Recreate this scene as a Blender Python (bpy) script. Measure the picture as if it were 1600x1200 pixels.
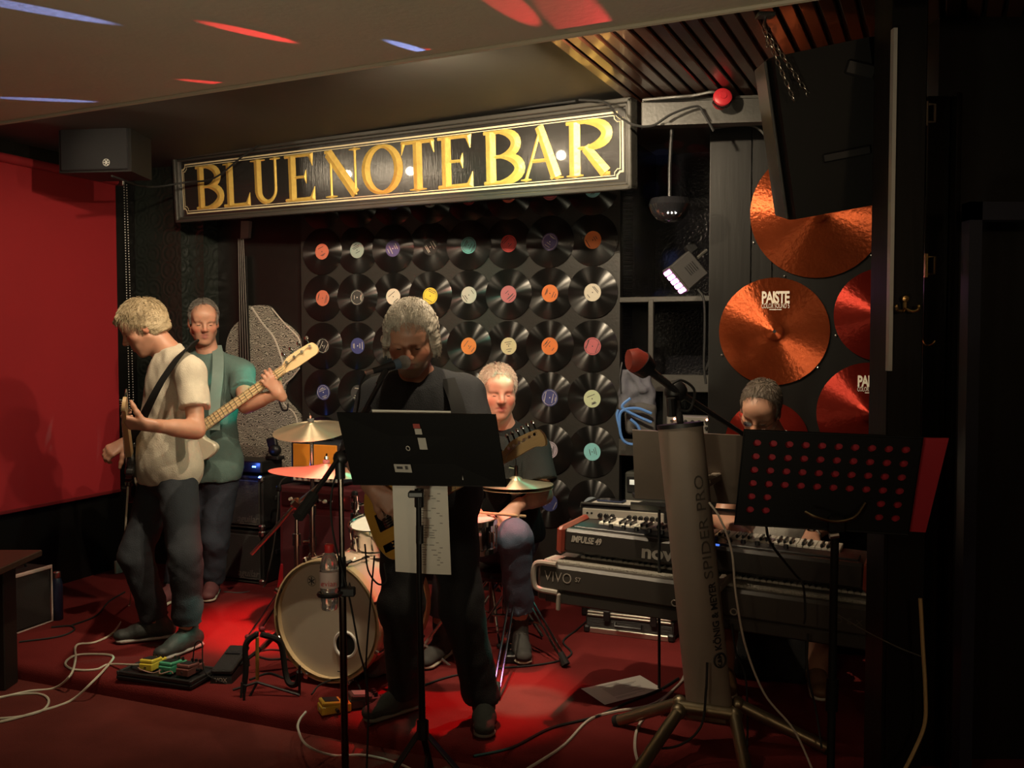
import bpy, bmesh, math, random
import numpy as np
from mathutils import Vector, Matrix
random.seed(7); np.random.seed(7)
V = Vector
R = math.radians
sc = bpy.context.scene
for o in list(bpy.data.objects): bpy.data.objects.remove(o)
col = sc.collection

# ---------------------------------------------------------------- camera
F = 1550.0                                   # focal length in pixels of a 1600x1200 frame
CAM = V((0, 0, 1.64)); PITCH = math.atan(65/F)
cam = bpy.data.cameras.new('camera'); camo = bpy.data.objects.new('camera', cam); col.objects.link(camo)
cam.sensor_width = 36; cam.lens = F/1600*36; cam.clip_start = .05
camo.location = CAM; camo.rotation_euler = (math.pi/2-PITCH, 0, 0); sc.camera = camo
FZ = .045                                    # height of the floor
ST = .12                                     # height of the stage over the floor
A = R(23.5)                                  # the stage stands turned by this angle to the camera
U = V((math.cos(A), -math.sin(A), 0)); N = V((math.sin(A), math.cos(A), 0)); Z = V((0, 0, 1))
def ray(px, py):
    x = (px-800)/F; y = -(py-600)/F
    return V((x, math.cos(PITCH)+y*math.sin(PITCH), -math.sin(PITCH)+y*math.cos(PITCH)))
def W(px, py, Y):                            # the point at depth Y behind a pixel
    d = ray(px, py); return CAM+d*(Y/d.y)
def G(px, py, z=ST):                         # the point of a level plane behind a pixel
    d = ray(px, py); return CAM+d*((z-CAM.z)/d.z)
def PL(px, py, p, n):                        # the point of any plane behind a pixel
    d = ray(px, py); return CAM+d*((p-CAM).dot(n)/d.dot(n))

# ---------------------------------------------------------------- world, lamps, exposure
world = bpy.data.worlds.new('world'); sc.world = world; world.use_nodes = True
wb = world.node_tree.nodes['Background']; wb.inputs[0].default_value = (.9, .72, .5, 1); wb.inputs[1].default_value = .006
sc.view_settings.view_transform = 'Standard'; sc.view_settings.look = 'None'
sc.view_settings.gamma = 1; sc.view_settings.use_curve_mapping = False; sc.view_settings.exposure = 0.0
def lamp(name, kind, loc, target, energy, color, size=.03, spot=60, blend=.5):
    l = bpy.data.lights.new(name, kind); l.energy = energy; l.color = color
    if kind == 'SPOT': l.spot_size = R(spot); l.spot_blend = blend; l.shadow_soft_size = size
    elif kind == 'AREA': l.size = size
    else: l.shadow_soft_size = size
    o = bpy.data.objects.new(name, l); col.objects.link(o); o.location = loc
    o.rotation_euler = (V(target)-V(loc)).to_track_quat('-Z', 'Y').to_euler()
    return o
WARM = (1, .80, .54)
lamp('ceiling_spot', 'SPOT', (-.42, 3.78, 2.74), (.1, 5.9, 1.2), 125, WARM, .02, 125, .6)
lamp('ceiling_spot', 'SPOT', (.22, 3.45, 2.74), (.1, 5.9, 1.4), 105, WARM, .02, 125, .6)
lamp('ceiling_spot', 'SPOT', (-1.35, 4.25, 2.74), (-1.9, 5.6, 1.0), 85, WARM, .02, 125, .6)
lamp('bar_lamp', 'POINT', (-1.4, -1.0, 2.2), (0, 0, 0), 28, (1, .76, .48), .12)
lamp('bar_lamp', 'POINT', (1.6, -1.4, 2.2), (0, 0, 0), 20, (1, .70, .42), .12)
lamp('ceiling_fill', 'SPOT', (-.6, 1.0, .9), (-.5, 2.9, 2.67), 60, (1, .90, .62), .1, 110, .9)  # added unseen lamp that brightens the low ceiling
lamp('red_spot', 'SPOT', (-.75, 3.95, 2.74), (-1.30, 5.25, ST), 1300, (1, .04, .05), .03, 21, .9)
lamp('red_spot', 'SPOT', (-.15, 3.66, 2.72), (-.75, 6.1, 2.02), 120, (1, .03, .04), .02, 26, .5)
lamp('green_spot', 'SPOT', (.55, 3.30, 2.72), (-.55, 6.05, 2.0), 120, (.03, 1, .62), .02, 24, .5)
lamp('red_spot', 'SPOT', (-.1, 4.78, 2.76), (-.22, 4.22, ST), 420, (1, .03, .04), .03, 26, .7)
lamp('green_spot', 'SPOT', (-.35, 4.62, 2.76), (.05, 4.16, ST), 420, (.03, 1, .6), .03, 9, .6)
lamp('red_spot', 'SPOT', (.75, 3.25, 2.74), (-.05, 5.0, 1.50), 120, (1, .03, .04), .03, 15, .7)
for q_, t_, e_ in (((-1.25, 4.17, 2.70), (.2, 4.95, 2.5), 10), ((-2.40, 4.83, 2.72), (-.6, 5.45, 2.5), 12), ((-3.00, 5.14, 2.76), (-1.0, 5.7, 2.5), 10)): lamp('sign_spot', 'SPOT', q_, t_, e_, WARM, .03, 48, .8)
lamp('ceiling_spot', 'SPOT', (-.15, 4.62, 2.76), (.42, 4.42, ST), 60, WARM, .03, 30, .8)  # added downlight without a real fitting, brightens the sheet on the carpet

# ---------------------------------------------------------------- materials
MATS = {}
def mat(name, c, rough=.5, metal=0, var=.12, scale=18, bump=0, bscale=None, emit=None, es=0, spec=.5, aniso=0,
        trans=0, coat=0, sheen=0, stretch=None, alpha=1, sss=0):
    if name in MATS: return MATS[name]
    m = bpy.data.materials.new(name); m.use_nodes = True; nt = m.node_tree; ns = nt.nodes; lk = nt.links
    b = ns['Principled BSDF']
    tc = ns.new('ShaderNodeTexCoord'); mp = ns.new('ShaderNodeMapping'); lk.new(tc.outputs['Object'], mp.inputs[0])
    if stretch: mp.inputs['Scale'].default_value = stretch
    nz = ns.new('ShaderNodeTexNoise'); nz.inputs['Scale'].default_value = scale; nz.inputs['Detail'].default_value = 4
    lk.new(mp.outputs[0], nz.inputs[0])
    mx = ns.new('ShaderNodeMix'); mx.data_type = 'RGBA'
    mx.inputs[6].default_value = (*[v*(1-var) for v in c[:3]], 1); mx.inputs[7].default_value = (*[min(1, v*(1+var)) for v in c[:3]], 1)
    lk.new(nz.outputs[0], mx.inputs[0]); lk.new(mx.outputs[2], b.inputs['Base Color'])
    b.inputs['Roughness'].default_value = rough; b.inputs['Metallic'].default_value = metal
    b.inputs['Specular IOR Level'].default_value = spec; b.inputs['Coat Weight'].default_value = coat
    b.inputs['Sheen Weight'].default_value = sheen; b.inputs['Transmission Weight'].default_value = trans
    b.inputs['Alpha'].default_value = alpha
    if sss: b.inputs['Subsurface Weight'].default_value = sss; b.inputs['Subsurface Radius'].default_value = (.012, .005, .003)
    if bump:
        n2 = ns.new('ShaderNodeTexNoise'); n2.inputs['Scale'].default_value = bscale or scale*4; n2.inputs['Detail'].default_value = 3
        lk.new(mp.outputs[0], n2.inputs[0])
        bp = ns.new('ShaderNodeBump'); bp.inputs['Strength'].default_value = bump; bp.inputs['Distance'].default_value = .01
        lk.new(n2.outputs[0], bp.inputs['Height']); lk.new(bp.outputs[0], b.inputs['Normal'])
    if aniso:
        b.inputs['Anisotropic'].default_value = aniso
        tg = ns.new('ShaderNodeTangent'); tg.direction_type = 'RADIAL'; tg.axis = 'Z'; lk.new(tg.outputs[0], b.inputs['Tangent']); b.inputs['Anisotropic Rotation'].default_value = .25
    if emit: b.inputs['Emission Color'].default_value = (*emit, 1); b.inputs['Emission Strength'].default_value = es
    MATS[name] = m; return m
black = mat('black paint', (.008, .0075, .007), .4, bump=.12, bscale=9, var=.3)
blackwood = mat('black painted wood', (.006, .0055, .005), .42, spec=.28, bump=.08, bscale=30, stretch=(1, 1, .08), var=.3)
plastic = mat('black plastic', (.012, .012, .013), .42, var=.2)
rubber = mat('black rubber', (.010, .010, .010), .75, var=.2)
tolex = mat('black tolex', (.009, .0085, .0085), .55, bump=.5, bscale=400, var=.2)
chrome = mat('chrome', (.78, .77, .75), .12, 1, var=.03)
steel = mat('brushed steel', (.55, .54, .52), .3, 1, var=.05)
brass = mat('brass', (.75, .50, .20), .25, 1, var=.1)
white = mat('white print', (.75, .74, .70), .5, var=.03)
creamp = mat('cream plastic', (.62, .58, .46), .45, var=.05)
paper = mat('paper', (.78, .75, .68), .8, var=.03)
ink = mat('ink', (.05, .05, .055), .8)
grey = mat('grey painted metal', (.055, .053, .048), .4, bump=.1, var=.15)
gold = mat('gold leaf', (.95, .60, .15), .42, .4, bump=.3, bscale=45, var=.22, scale=30)
redpl = mat('red plastic', (.45, .02, .03), .45, var=.1)
woodlt = mat('maple', (.62, .42, .20), .35, var=.12, stretch=(1, 12, 12), coat=.3)

# ---------------------------------------------------------------- mesh helpers
MW = {}                                      # world matrix of every object that parents others
class MB:
    def __init__(s, world=None): s.v = []; s.f = []; s.inv = world and MW[world.name].inverted()
    def add(s, vs, fs):
        k = len(s.v); s.v += [V(p) for p in vs]; s.f += [tuple(i+k for i in f) for f in fs]; return s
    def box(s, c, d, rot=None, b=0):
        x, y, z = [q/2 for q in d]; c = V(c); rot = rot or Matrix.Identity(3); b = min(b, x*.9, y*.9, z*.9)
        if b <= 0:
            vs = [c+rot@V((i*x, j*y, k*z)) for i in (-1, 1) for j in (-1, 1) for k in (-1, 1)]
            return s.add(vs, [(0, 1, 3, 2), (4, 6, 7, 5), (0, 4, 5, 1), (2, 3, 7, 6), (0, 2, 6, 4), (1, 5, 7, 3)])
        vs = []; idx = {}
        for i in (-1, 1):
            for j in (-1, 1):
                for k in (-1, 1):
                    for a in range(3):
                        p = [i*(x-b), j*(y-b), k*(z-b)]; p[a] += (i, j, k)[a]*b
                        idx[i, j, k, a] = len(vs); vs.append(c+rot@V(p))
        fs = []
        for a in range(3):
            o1, o2 = [(1, 2), (2, 0), (0, 1)][a]
            for sg in (-1, 1):
                q = []
                for e, f in ((-1, -1), (1, -1), (1, 1), (-1, 1)):
                    t = [0, 0, 0]; t[a] = sg; t[o1] = e; t[o2] = f; q.append(idx[t[0], t[1], t[2], a])
                fs.append(tuple(q if sg > 0 else q[::-1]))
            for e in (-1, 1):
                for f in (-1, 1):
                    t0 = [0, 0, 0]; t0[a] = -1; t0[o1] = e; t0[o2] = f; t1 = list(t0); t1[a] = 1
                    q = [idx[(*t0, o1)], idx[(*t1, o1)], idx[(*t1, o2)], idx[(*t0, o2)]]
                    fs.append(tuple(q[::-1] if e*f > 0 else q))
        for i in (-1, 1):
            for j in (-1, 1):
                for k in (-1, 1):
                    q = [idx[i, j, k, a] for a in range(3)]; fs.append(tuple(q if i*j*k > 0 else q[::-1]))
        return s.add(vs, fs)
    def tube(s, pts, r, n=8, closed=False, cap=True):
        pts = [V(p) for p in pts]; m = len(pts); rs = r if isinstance(r, (list, tuple)) else [r]*m
        vs = []; prev = None
        for i, p in enumerate(pts):
            a = pts[i-1] if (i > 0 or closed) else p; b = pts[(i+1) % m] if (i < m-1 or closed) else p
            t = (b-a).normalized() if (b-a).length > 1e-9 else V((0, 0, 1))
            if prev is None: x = t.orthogonal().normalized()
            else:
                x = prev-t*prev.dot(t); x = x.normalized() if x.length > 1e-6 else t.orthogonal().normalized()
            prev = x; y = t.cross(x)
            for k in range(n):
                q = 2*math.pi*k/n; vs.append(p+(x*math.cos(q)+y*math.sin(q))*rs[i])
        fs = []
        for i in range(m if closed else m-1):
            j = (i+1) % m
            for k in range(n): fs.append((i*n+k, i*n+(k+1) % n, j*n+(k+1) % n, j*n+k))
        if cap and not closed: fs += [tuple(range(n))[::-1], tuple((m-1)*n+k for k in range(n))]
        return s.add(vs, fs)
    def cyl(s, a, b, r, r2=None, n=12): return s.tube([a, b], [r, r if r2 is None else r2], n)
    def lathe(s, prof, n=24, m=None, cap=True):          # prof: (radius, height) pairs
        m = m or Matrix.Identity(4); vs = []
        for (r, h) in prof:
            for k in range(n):
                q = 2*math.pi*k/n; vs.append(m@V((r*math.cos(q), r*math.sin(q), h)))
        fs = []
        for i in range(len(prof)-1):
            for k in range(n): fs.append((i*n+k, i*n+(k+1) % n, (i+1)*n+(k+1) % n, (i+1)*n+k))
        if cap: fs += [tuple(range(n))[::-1], tuple((len(prof)-1)*n+k for k in range(n))]
        return s.add(vs, fs)
    def prism(s, poly, d, m=None, z0=0):                 # a 2D outline pulled out along z
        m = m or Matrix.Identity(4); n = len(poly)
        vs = [m@V((x, y, z0)) for x, y in poly]+[m@V((x, y, z0+d)) for x, y in poly]
        return s.add(vs, [tuple(range(n))[::-1], tuple(range(n, 2*n))]+[(i, (i+1) % n, n+(i+1) % n, n+i) for i in range(n)])
    def ball(s, c, r, n=10, m=None):
        r = V(r) if isinstance(r, (tuple, list, Vector)) else V((r, r, r)); c = V(c); vs = []; fs = []
        h = n//2+1
        for i in range(h+1):
            t = math.pi*i/h
            for k in range(n):
                q = 2*math.pi*k/n; p = V((r.x*math.sin(t)*math.cos(q), r.y*math.sin(t)*math.sin(q), r.z*math.cos(t)))
                vs.append(c+(m@p if m else p))
        for i in range(h):
            for k in range(n): fs.append((i*n+k, (i+1)*n+k, (i+1)*n+(k+1) % n, i*n+(k+1) % n))
        return s.add(vs, fs)
    def build(s, name, m, parent=None, smooth=35):
        vs = [s.inv@p for p in s.v] if s.inv else s.v
        me = bpy.data.meshes.new(name); me.from_pydata([tuple(p) for p in vs], [], s.f)
        return link(name, me, m, parent, smooth)
def link(name, me, m, parent=None, smooth=35):
    if m and not len(me.materials): me.materials.append(m)
    if smooth:
        bm = bmesh.new(); bm.from_mesh(me); bmesh.ops.recalc_face_normals(bm, faces=bm.faces)
        th = R(smooth)
        for f in bm.faces: f.smooth = True
        for e in bm.edges: e.smooth = len(e.link_faces) == 2 and e.calc_face_angle(4) < th
        bm.to_mesh(me); bm.free()
    o = bpy.data.objects.new(name, me); col.objects.link(o)
    if parent: o.parent = parent; MW[o.name] = MW[parent.name]
    else: MW[o.name] = Matrix.Identity(4)
    return o
def tag(o, label=None, cat=None, group=None, kind=None):
    for k, v in (('label', label), ('category', cat), ('group', group), ('kind', kind)):
        if v: o[k] = v
    return o
def thing(name, label, cat, loc=(0, 0, 0), rz=0, group=None, rot=None):
    o = bpy.data.objects.new(name, None); col.objects.link(o); o.empty_display_size = .05
    e = rot.to_euler() if rot else Matrix.Rotation(rz, 3, 'Z').to_euler()
    o.location = loc; o.rotation_euler = e
    MW[o.name] = Matrix.Translation(V(loc)) @ e.to_matrix().to_4x4()
    return tag(o, label, cat, group)
def copy_tree(o, loc=None, rz=None, label=None, parent=None):
    c = o.copy(); col.objects.link(c); c.parent = parent
    if loc is not None: c.location = loc
    if rz is not None: c.rotation_euler = (0, 0, rz)
    if label: c['label'] = label
    for ch in o.children: copy_tree(ch, parent=c)
    return c
def struct(name, mb, m, parent=None, smooth=35):
    o = mb.build(name, m, parent, smooth)
    if not parent: o['kind'] = 'structure'
    return o
def frame(o, x, y, z): return Matrix(((x[0], y[0], z[0], o[0]), (x[1], y[1], z[1], o[1]), (x[2], y[2], z[2], o[2]), (0, 0, 0, 1)))
def text(s, size, m, parent, mx, ext=.0008, name='lettering', width=None, world=True, shear=0, bold=0, space=1):
    cu = bpy.data.curves.new('t', 'FONT'); cu.body = s; cu.size = size; cu.extrude = ext; cu.align_x = 'CENTER'; cu.align_y = 'CENTER'
    cu.shear = shear; cu.offset = bold; cu.space_character = space; cu.resolution_u = 3
    to = bpy.data.objects.new('t', cu); me = bpy.data.meshes.new_from_object(to); bpy.data.objects.remove(to); bpy.data.curves.remove(cu)
    if width:
        xs = [v.co.x for v in me.vertices]; k = width/(max(xs)-min(xs)); me.transform(Matrix.Diagonal((k, 1, 1, 1)))
    me.transform(MW[parent.name].inverted()@mx if world else mx); me.materials.clear(); me.name = name
    return link(name, me, m, parent, 0)
def spline(pts, k=8):                                   # Catmull-Rom through the points
    P = [V(p) for p in pts]; P = [P[0]*2-P[1]]+P+[P[-1]*2-P[-2]]; out = []
    for i in range(1, len(P)-2):
        a, b, c, d = P[i-1:i+3]
        for j in range(k):
            t = j/k; out.append(.5*((2*b)+(c-a)*t+(2*a-5*b+4*c-d)*t*t+(3*b-a-3*c+d)*t**3))
    return out+[P[-2]]
def cable(name, label, pts, r, m, k=8, group=None, cat='cable'):
    o = MB().tube(spline(pts, k), r, 6).build(name, m); return tag(o, label, cat, group)
# ================================================================ the room
carpet = mat('red carpet', (.155, .020, .019), .95, var=.25, scale=6, bump=.5, bscale=260, spec=.1)
carpet2 = mat('worn red carpet', (.13, .028, .023), .95, var=.35, scale=5, bump=.5, bscale=260, spec=.1)
plaster = mat('cream ceiling paint', (.44, .40, .31), .55, var=.06, scale=5, bump=.15, bscale=40)
trimp = mat('ceiling trim', (.42, .37, .28), .4, var=.05)
slatm = mat('varnished slat wood', (.065, .022, .012), .3, var=.35, stretch=(3, 3, .6), coat=.3)

b = MB(); b.box((0, 2.5, FZ-.05), (10, 10, .1)); struct('floor', b, carpet2)
EP = V((-1.08, 4.09, 0))                                # the stage edge runs through here along U
# stage: rounded carpeted nosing
b = MB(); prof = []
for k in range(6):
    q = math.pi/2*k/5; prof.append((-.04*math.sin(q)+.04, ST-.04+.04*math.cos(q)))
poly = [(3.6, 0), (3.6, ST)]+[(x, z) for x, z in prof]+[(0, 0)]
vs = []
for s in (-2.6, 4.6):
    for (y, z) in poly: vs.append(EP+U*s+N*y+Z*z)
n = len(poly)
b.add(vs, [tuple(range(n)), tuple(range(n, 2*n))[::-1]]+[(i, n+i, n+(i+1) % n, (i+1) % n) for i in range(n)])
struct('stage_platform', b, carpet)

RW = W(926, 541, 5.7)                                  # the records hang in this plane
RX = lambda px, py=541: (PL(px, py, RW, N)-RW).dot(U)  # distance along the wall of a pixel
def FR(p, y=0): return frame(p+N*y, U, N, Z)
def wallbox(b, x0, x1, z0, z1, y0, y1, base=RW):       # a box in the wall's own axes
    o = base+U*((x0+x1)/2)+N*((y0+y1)/2); o = V((o.x, o.y, (z0+z1)/2))
    return b.box(o, (x1-x0, abs(y1-y0), z1-z0), Matrix.Rotation(-A, 3, 'Z'))
SC = 2.82                                              # height of the ceiling over the stage
xr = RX(968); xl = RX(150)
b = MB(); wallbox(b, xl, xr, 0, SC, .05, .25); struct('wall_back', b, black)
b = MB(); wallbox(b, RX(471), xr, .2, SC, .004, .05); struct('wall_back_panel', b, mat('dark grey board', (.022, .021, .019), .42, bump=.1))
# alcove with shelves to the right of the records
b = MB(); wallbox(b, xr, xr+1.6, 0, SC, .75, .85); wallbox(b, xr-.03, xr, 0, SC, .05, .8); struct('wall_alcove', b, mat('black gloss wall', (.009, .009, .012), .12, bump=.25, bscale=60))
# wall with the cymbals
CA = R(12); CU = V((math.cos(CA), -math.sin(CA), 0)); CN = V((math.sin(CA), math.cos(CA), 0)); CP = W(1200, 518, 4.86)
CX = lambda px, py=518: (PL(px, py, CP, CN)-CP).dot(CU)
def cbox(b, x0, x1, z0, z1, y0, y1):
    o = CP+CU*((x0+x1)/2)+CN*((y0+y1)/2); o = V((o.x, o.y, (z0+z1)/2))
    return b.box(o, (x1-x0, abs(y1-y0), z1-z0), Matrix.Rotation(-CA, 3, 'Z'))
cxl = CX(1107)
wr = struct('wall_right', cbox(MB(), cxl, cxl+3.2, 0, SC, .02, 1.3), black)
for (pa, pb) in ((1107, 1172), (1173, 1205), (1206, 1390), (1391, 1600)):     # boarding with narrow joints
    b = MB(); cbox(b, CX(pa)+.003, CX(pb)-.003, ST, SC-.02, 0, .02); b.build('panel', blackwood, wr)
# left wall, with a window closed by a red blind
P1 = W(183, 520, 6.62); P0 = W(0, 520, 5.75); P1.z = P0.z = 0
LU = (P1-P0).normalized(); LN = V((LU.y, -LU.x, 0)); LA = math.atan2(LU.y, LU.x)   # LN points into the room
def lbox(b, x0, x1, z0, z1, y0, y1):
    o = P1+LU*((x0+x1)/2)+LN*((y0+y1)/2); o.z = (z0+z1)/2
    return b.box(o, (x1-x0, abs(y1-y0), z1-z0), Matrix.Rotation(LA, 3, 'Z'))
b = MB(); lbox(b, -4.5, 1.3, 0, SC, -.25, -.03); wl = struct('wall_left', b, blackwood)
# pilaster in the corner, covered in embossed black wallpaper
emb = mat('embossed black wallpaper', (.018, .022, .019), .3, var=.2)
nt = emb.node_tree; vo = nt.nodes.new('ShaderNodeTexVoronoi'); vo.inputs['Scale'].default_value = 9; vo.inputs['Randomness'].default_value = .35
wv = nt.nodes.new('ShaderNodeMath'); wv.operation = 'SINE'; ml = nt.nodes.new('ShaderNodeMath'); ml.operation = 'MULTIPLY'; ml.inputs[1].default_value = 22
tc = nt.nodes.new('ShaderNodeTexCoord'); nt.links.new(tc.outputs['Object'], vo.inputs['Vector'])
nt.links.new(vo.outputs['Distance'], ml.inputs[0]); nt.links.new(ml.outputs[0], wv.inputs[0])
bp = nt.nodes.new('ShaderNodeBump'); bp.inputs['Strength'].default_value = .35; bp.inputs['Distance'].default_value = .004
nt.links.new(wv.outputs[0], bp.inputs['Height']); nt.links.new(bp.outputs[0], nt.nodes['Principled BSDF'].inputs['Normal'])
PP = W(200, 400, 6.86)
b = MB(); x1 = (PL(283, 400, PP, N)-PP).dot(U); wallbox(b, -.35, x1, 0, SC, 0, .5, PP); wallbox(b, x1, x1+.12, 0, SC, .08, .5, PP)
struct('wall_pilaster', b, emb)
b = MB(); wallbox(b, -.025, .02, 0, SC, -.02, .05, PP); struct('trim_1', b, mat('dark red gloss', (.05, .008, .01), .15))
# low ceiling over the bar, its edge trimmed; stage ceiling a little higher
C0 = V((-2.44, 4.72, 0)); C1 = V((.89, 3.01, 0)); CD = (C1-C0).normalized(); CNN = V((-CD.y, CD.x, 0))   # CNN points to the back
if CNN.y < 0: CNN = -CNN
CEIL = 2.67
q = [C0-CD*4, C1+CD*5, C1+CD*5-CNN*7, C0-CD*4-CNN*7]
b = MB(); b.add([V((p.x, p.y, CEIL)) for p in q]+[V((p.x, p.y, SC+.05)) for p in q], [(0, 1, 2, 3), (7, 6, 5, 4), (0, 4, 5, 1), (1, 5, 6, 2), (2, 6, 7, 3), (3, 7, 4, 0)])
struct('ceiling', b, plaster)
b = MB(); o0 = C0-CD*3.9; o1 = C1+CD*4.5
for dz, dy, s in ((-.004, -.006, .022), (.012, .014, .026)):
    b.tube([V((o0.x, o0.y, CEIL+dz))+CNN*dy, V((o1.x, o1.y, CEIL+dz))+CNN*dy], s/2, 8)
struct('trim_2', b, trimp)
b = MB(); b.box((0, 5.6, SC+.05), (9, 7, .1)); struct('ceiling_stage', b, mat('black ceiling gloss', (.045, .043, .038), .62, bump=.05, bscale=6))
# slatted part of the stage ceiling on the right, slats running away from the room
E0 = PL(985, 152, V((0, 0, SC)), Z)
sl = struct('slatted_ceiling', MB().box(E0+U*1.75+N*-.75+Z*-.006, (3.5, 2.2, .008), Matrix.Rotation(-A, 3, 'Z')), mat('dark slat backing', (.01, .006, .005), .6))
sm = MB().box((0, 0, 0), (.05, 2.2, .02), b=.004).build('slat', slatm, sl)
for k in range(46):
    s = sm if k == 0 else sm.copy()
    if k: col.objects.link(s)
    s.parent = sl; p = E0+U*(.03+k*.066)+N*-.75; s.location = (p.x, p.y, SC-.02); s.rotation_euler = (0, 0, -A)
# steel beam between the sign and the cymbal wall
b0 = W(1003, 168, 4.72); b1 = W(1215, 186, 4.62)
rt = Matrix.Rotation(math.atan2((b1-b0).y, (b1-b0).x), 3, 'Z'); L = (b1-b0).length
b = MB(); b.box((b0+b1)/2, (L, .05, .12), rt, .004); b.box((b0+b1)/2+V((0, -.03, -.055)), (L, .06, .01), rt); b.box((b0+b1)/2+V((0, -.03, .06)), (L, .02, .012), rt)
struct('trim_3', b, grey)
# pillar on the right, boxed in black boards, with a bright metal angle on its edge
pl = W(1386, 600, 3.15); pr = W(1441, 600, 3.15); dep = .16
def pbox(b, x0, x1, y0, y1, z0, z1, bev=0): return b.box(((x0+x1)/2, (y0+y1)/2, (z0+z1)/2), (x1-x0, y1-y0, z1-z0), None, bev)
b = MB(); pbox(b, pl.x, pr.x, 3.15, 3.15+dep, 0, SC, .004); pbox(b, pl.x+.01, pr.x+.012, 3.13, 3.16, 0, 1.22, .004)
struct('wall_pillar', b, blackwood)
b = MB(); pbox(b, pl.x-.002, pl.x+.010, 3.135, 3.16, 1.55, 2.62); struct('trim_4', b, mat('worn bright metal', (.62, .60, .56), .35, .5))
b = MB(); pbox(b, W(1442, 600, 3.5).x, W(1478, 600, 3.5).x, 3.5, 3.56, 0, 2.5, .004); pbox(b, W(1478, 600, 3.5).x, W(1486, 600, 3.5).x, 3.45, 3.56, 0, 2.5, .004)
struct('door_1', b, mat('black door gloss', (.008, .008, .008), .18))
# doorway on the far right
b = MB(); zz = W(1530, 315, 3.3)
pbox(b, zz.x-.03, zz.x+.012, 3.3, 3.36, 0, zz.z); pbox(b, zz.x-.03, 3.2, 3.3, 3.36, zz.z-.06, zz.z)
struct('trim_5', b, mat('dark blue door frame', (.02, .022, .035), .35))
b = MB(); pbox(b, W(1480, 600, 3.4).x+.02, 4, 3.56, 3.7, 0, SC); struct('wall_bar', b, black)
b = MB(); pbox(b, -6, 6, -3.1, -3, 0, 2.7); struct('wall_front', b, mat('brown bar wall', (.10, .06, .04), .6))
b = MB(); pbox(b, 3.3, 3.4, -3, 4, 0, 2.7); struct('wall_far_right', b, black)

# ---------------------------------------------------------------- sign
sl_, sr_ = W(275, 297, 6.5), W(989, 224, 4.72)
sx = (sr_-sl_); SL = sx.length; sx.normalize(); sy = V((-sx.y, sx.x, 0)).normalized(); sy = (sy+Z*.06).normalized(); sz = sx.cross(sy)
if sz.z < 0: sz = -sz; sy = -sy
SMID = (sl_+sr_)/2; SH = .425
smat = frame(SMID, sx, sy, sz)
sign = thing('bar_sign', 'long black wooden sign with carved gold letters hung over the vinyl records', 'sign', SMID, rot=smat.to_3x3())
b = MB(); b.box((0, .03, 0), (SL-.06, .04, SH-.06)); b.build('board', mat('black sign gloss', (.022, .021, .02), .2, bump=.10, bscale=25, stretch=(6, 1, .5), coat=.5, spec=.6), sign)
fm = mat('grey black sign frame', (.05, .048, .043), .25, bump=.15, bscale=30, stretch=(.1, 1, 1))
for k, (w, d, off) in enumerate(((.022, .07, 0), (.016, .055, .022), (.012, .035, .038))):
    b = MB(); hx, hz = SL/2-off, SH/2-off
    for s in (-1, 1):
        b.box((0, .05-d/2, s*(hz-w/2)), (2*hx, d, w), None, .004); b.box((s*(hx-w/2), .05-d/2, 0), (w, d, 2*hz), None, .004)
    b.build('frame_moulding', fm, sign)
def notch(hx, hz, c):
    return [(-hx+c, -hz), (hx-c, -hz), (hx-c, -hz+c*.5), (hx-c*.5, -hz+c), (hx, -hz+c), (hx, hz-c), (hx-c*.5, hz-c), (hx-c, hz-c*.5), (hx-c, hz),
            (-hx+c, hz), (-hx+c, hz-c*.5), (-hx+c*.5, hz-c), (-hx, hz-c), (-hx, -hz+c), (-hx+c*.5, -hz+c), (-hx+c, -hz+c*.5)]
cream = mat('cream inlay paint', (.72, .62, .40), .4, var=.06)
for off, w in ((.058, .0045), (.072, .0022)):
    pts = notch(SL/2-off, SH/2-off, .03); b = MB()
    for i in range(len(pts)):
        p, q = V(pts[i]), V(pts[(i+1) % len(pts)]); d = (q-p).normalized(); nn = V((-d.y, d.x))*w; p = p-d*w; q = q+d*w
        b.add([(p.x+nn.x, .0085, p.y+nn.y), (q.x+nn.x, .0085, q.y+nn.y), (q.x-nn.x, .0085, q.y-nn.y), (p.x-nn.x, .0085, p.y-nn.y)], [(0, 1, 2, 3)])
    b.build('inlay_line', cream, sign, 0)
def stroke(b, pts, ws, sxz, h=.009):                    # a ridge of gold along a line; ws are half widths
    n = len(pts); vs = []
    for i, p in enumerate(pts):
        p = V(p); a = V(pts[max(0, i-1)]); c = V(pts[min(n-1, i+1)]); d = V(((c-a).x*sxz[0], (c-a).y*sxz[1])).normalized(); nn = V((-d.y, d.x))
        w = ws[i] if isinstance(ws, (list, tuple)) else ws
        c0 = V((sxz[2]+p.x*sxz[0], sxz[3]+p.y*sxz[1]))
        for e, y in ((w, .009), (0, .009-min(h, w*.5)), (-w, .009)): q = c0+nn*e; vs.append((q.x, y, q.y))
    fs = []
    for i in range(n-1): k = i*3; fs += [(k, k+3, k+4, k+1), (k+1, k+4, k+5, k+2)]
    fs += [(0, 1, 2), (3*n-1, 3*n-2, 3*n-3)]
    b.add(vs, fs)
def arc(cx, cy, rx, ry, a0, a1, n=14): return [(cx+rx*math.cos(R(a0+(a1-a0)*i/n)), cy+ry*math.sin(R(a0+(a1-a0)*i/n))) for i in range(n+1)]
def bow(n, lo, hi): return [lo+(hi-lo)*math.sin(math.pi*i/n) for i in range(n+1)]
T, t = .031, .009                                     # thick and thin half strokes
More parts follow.
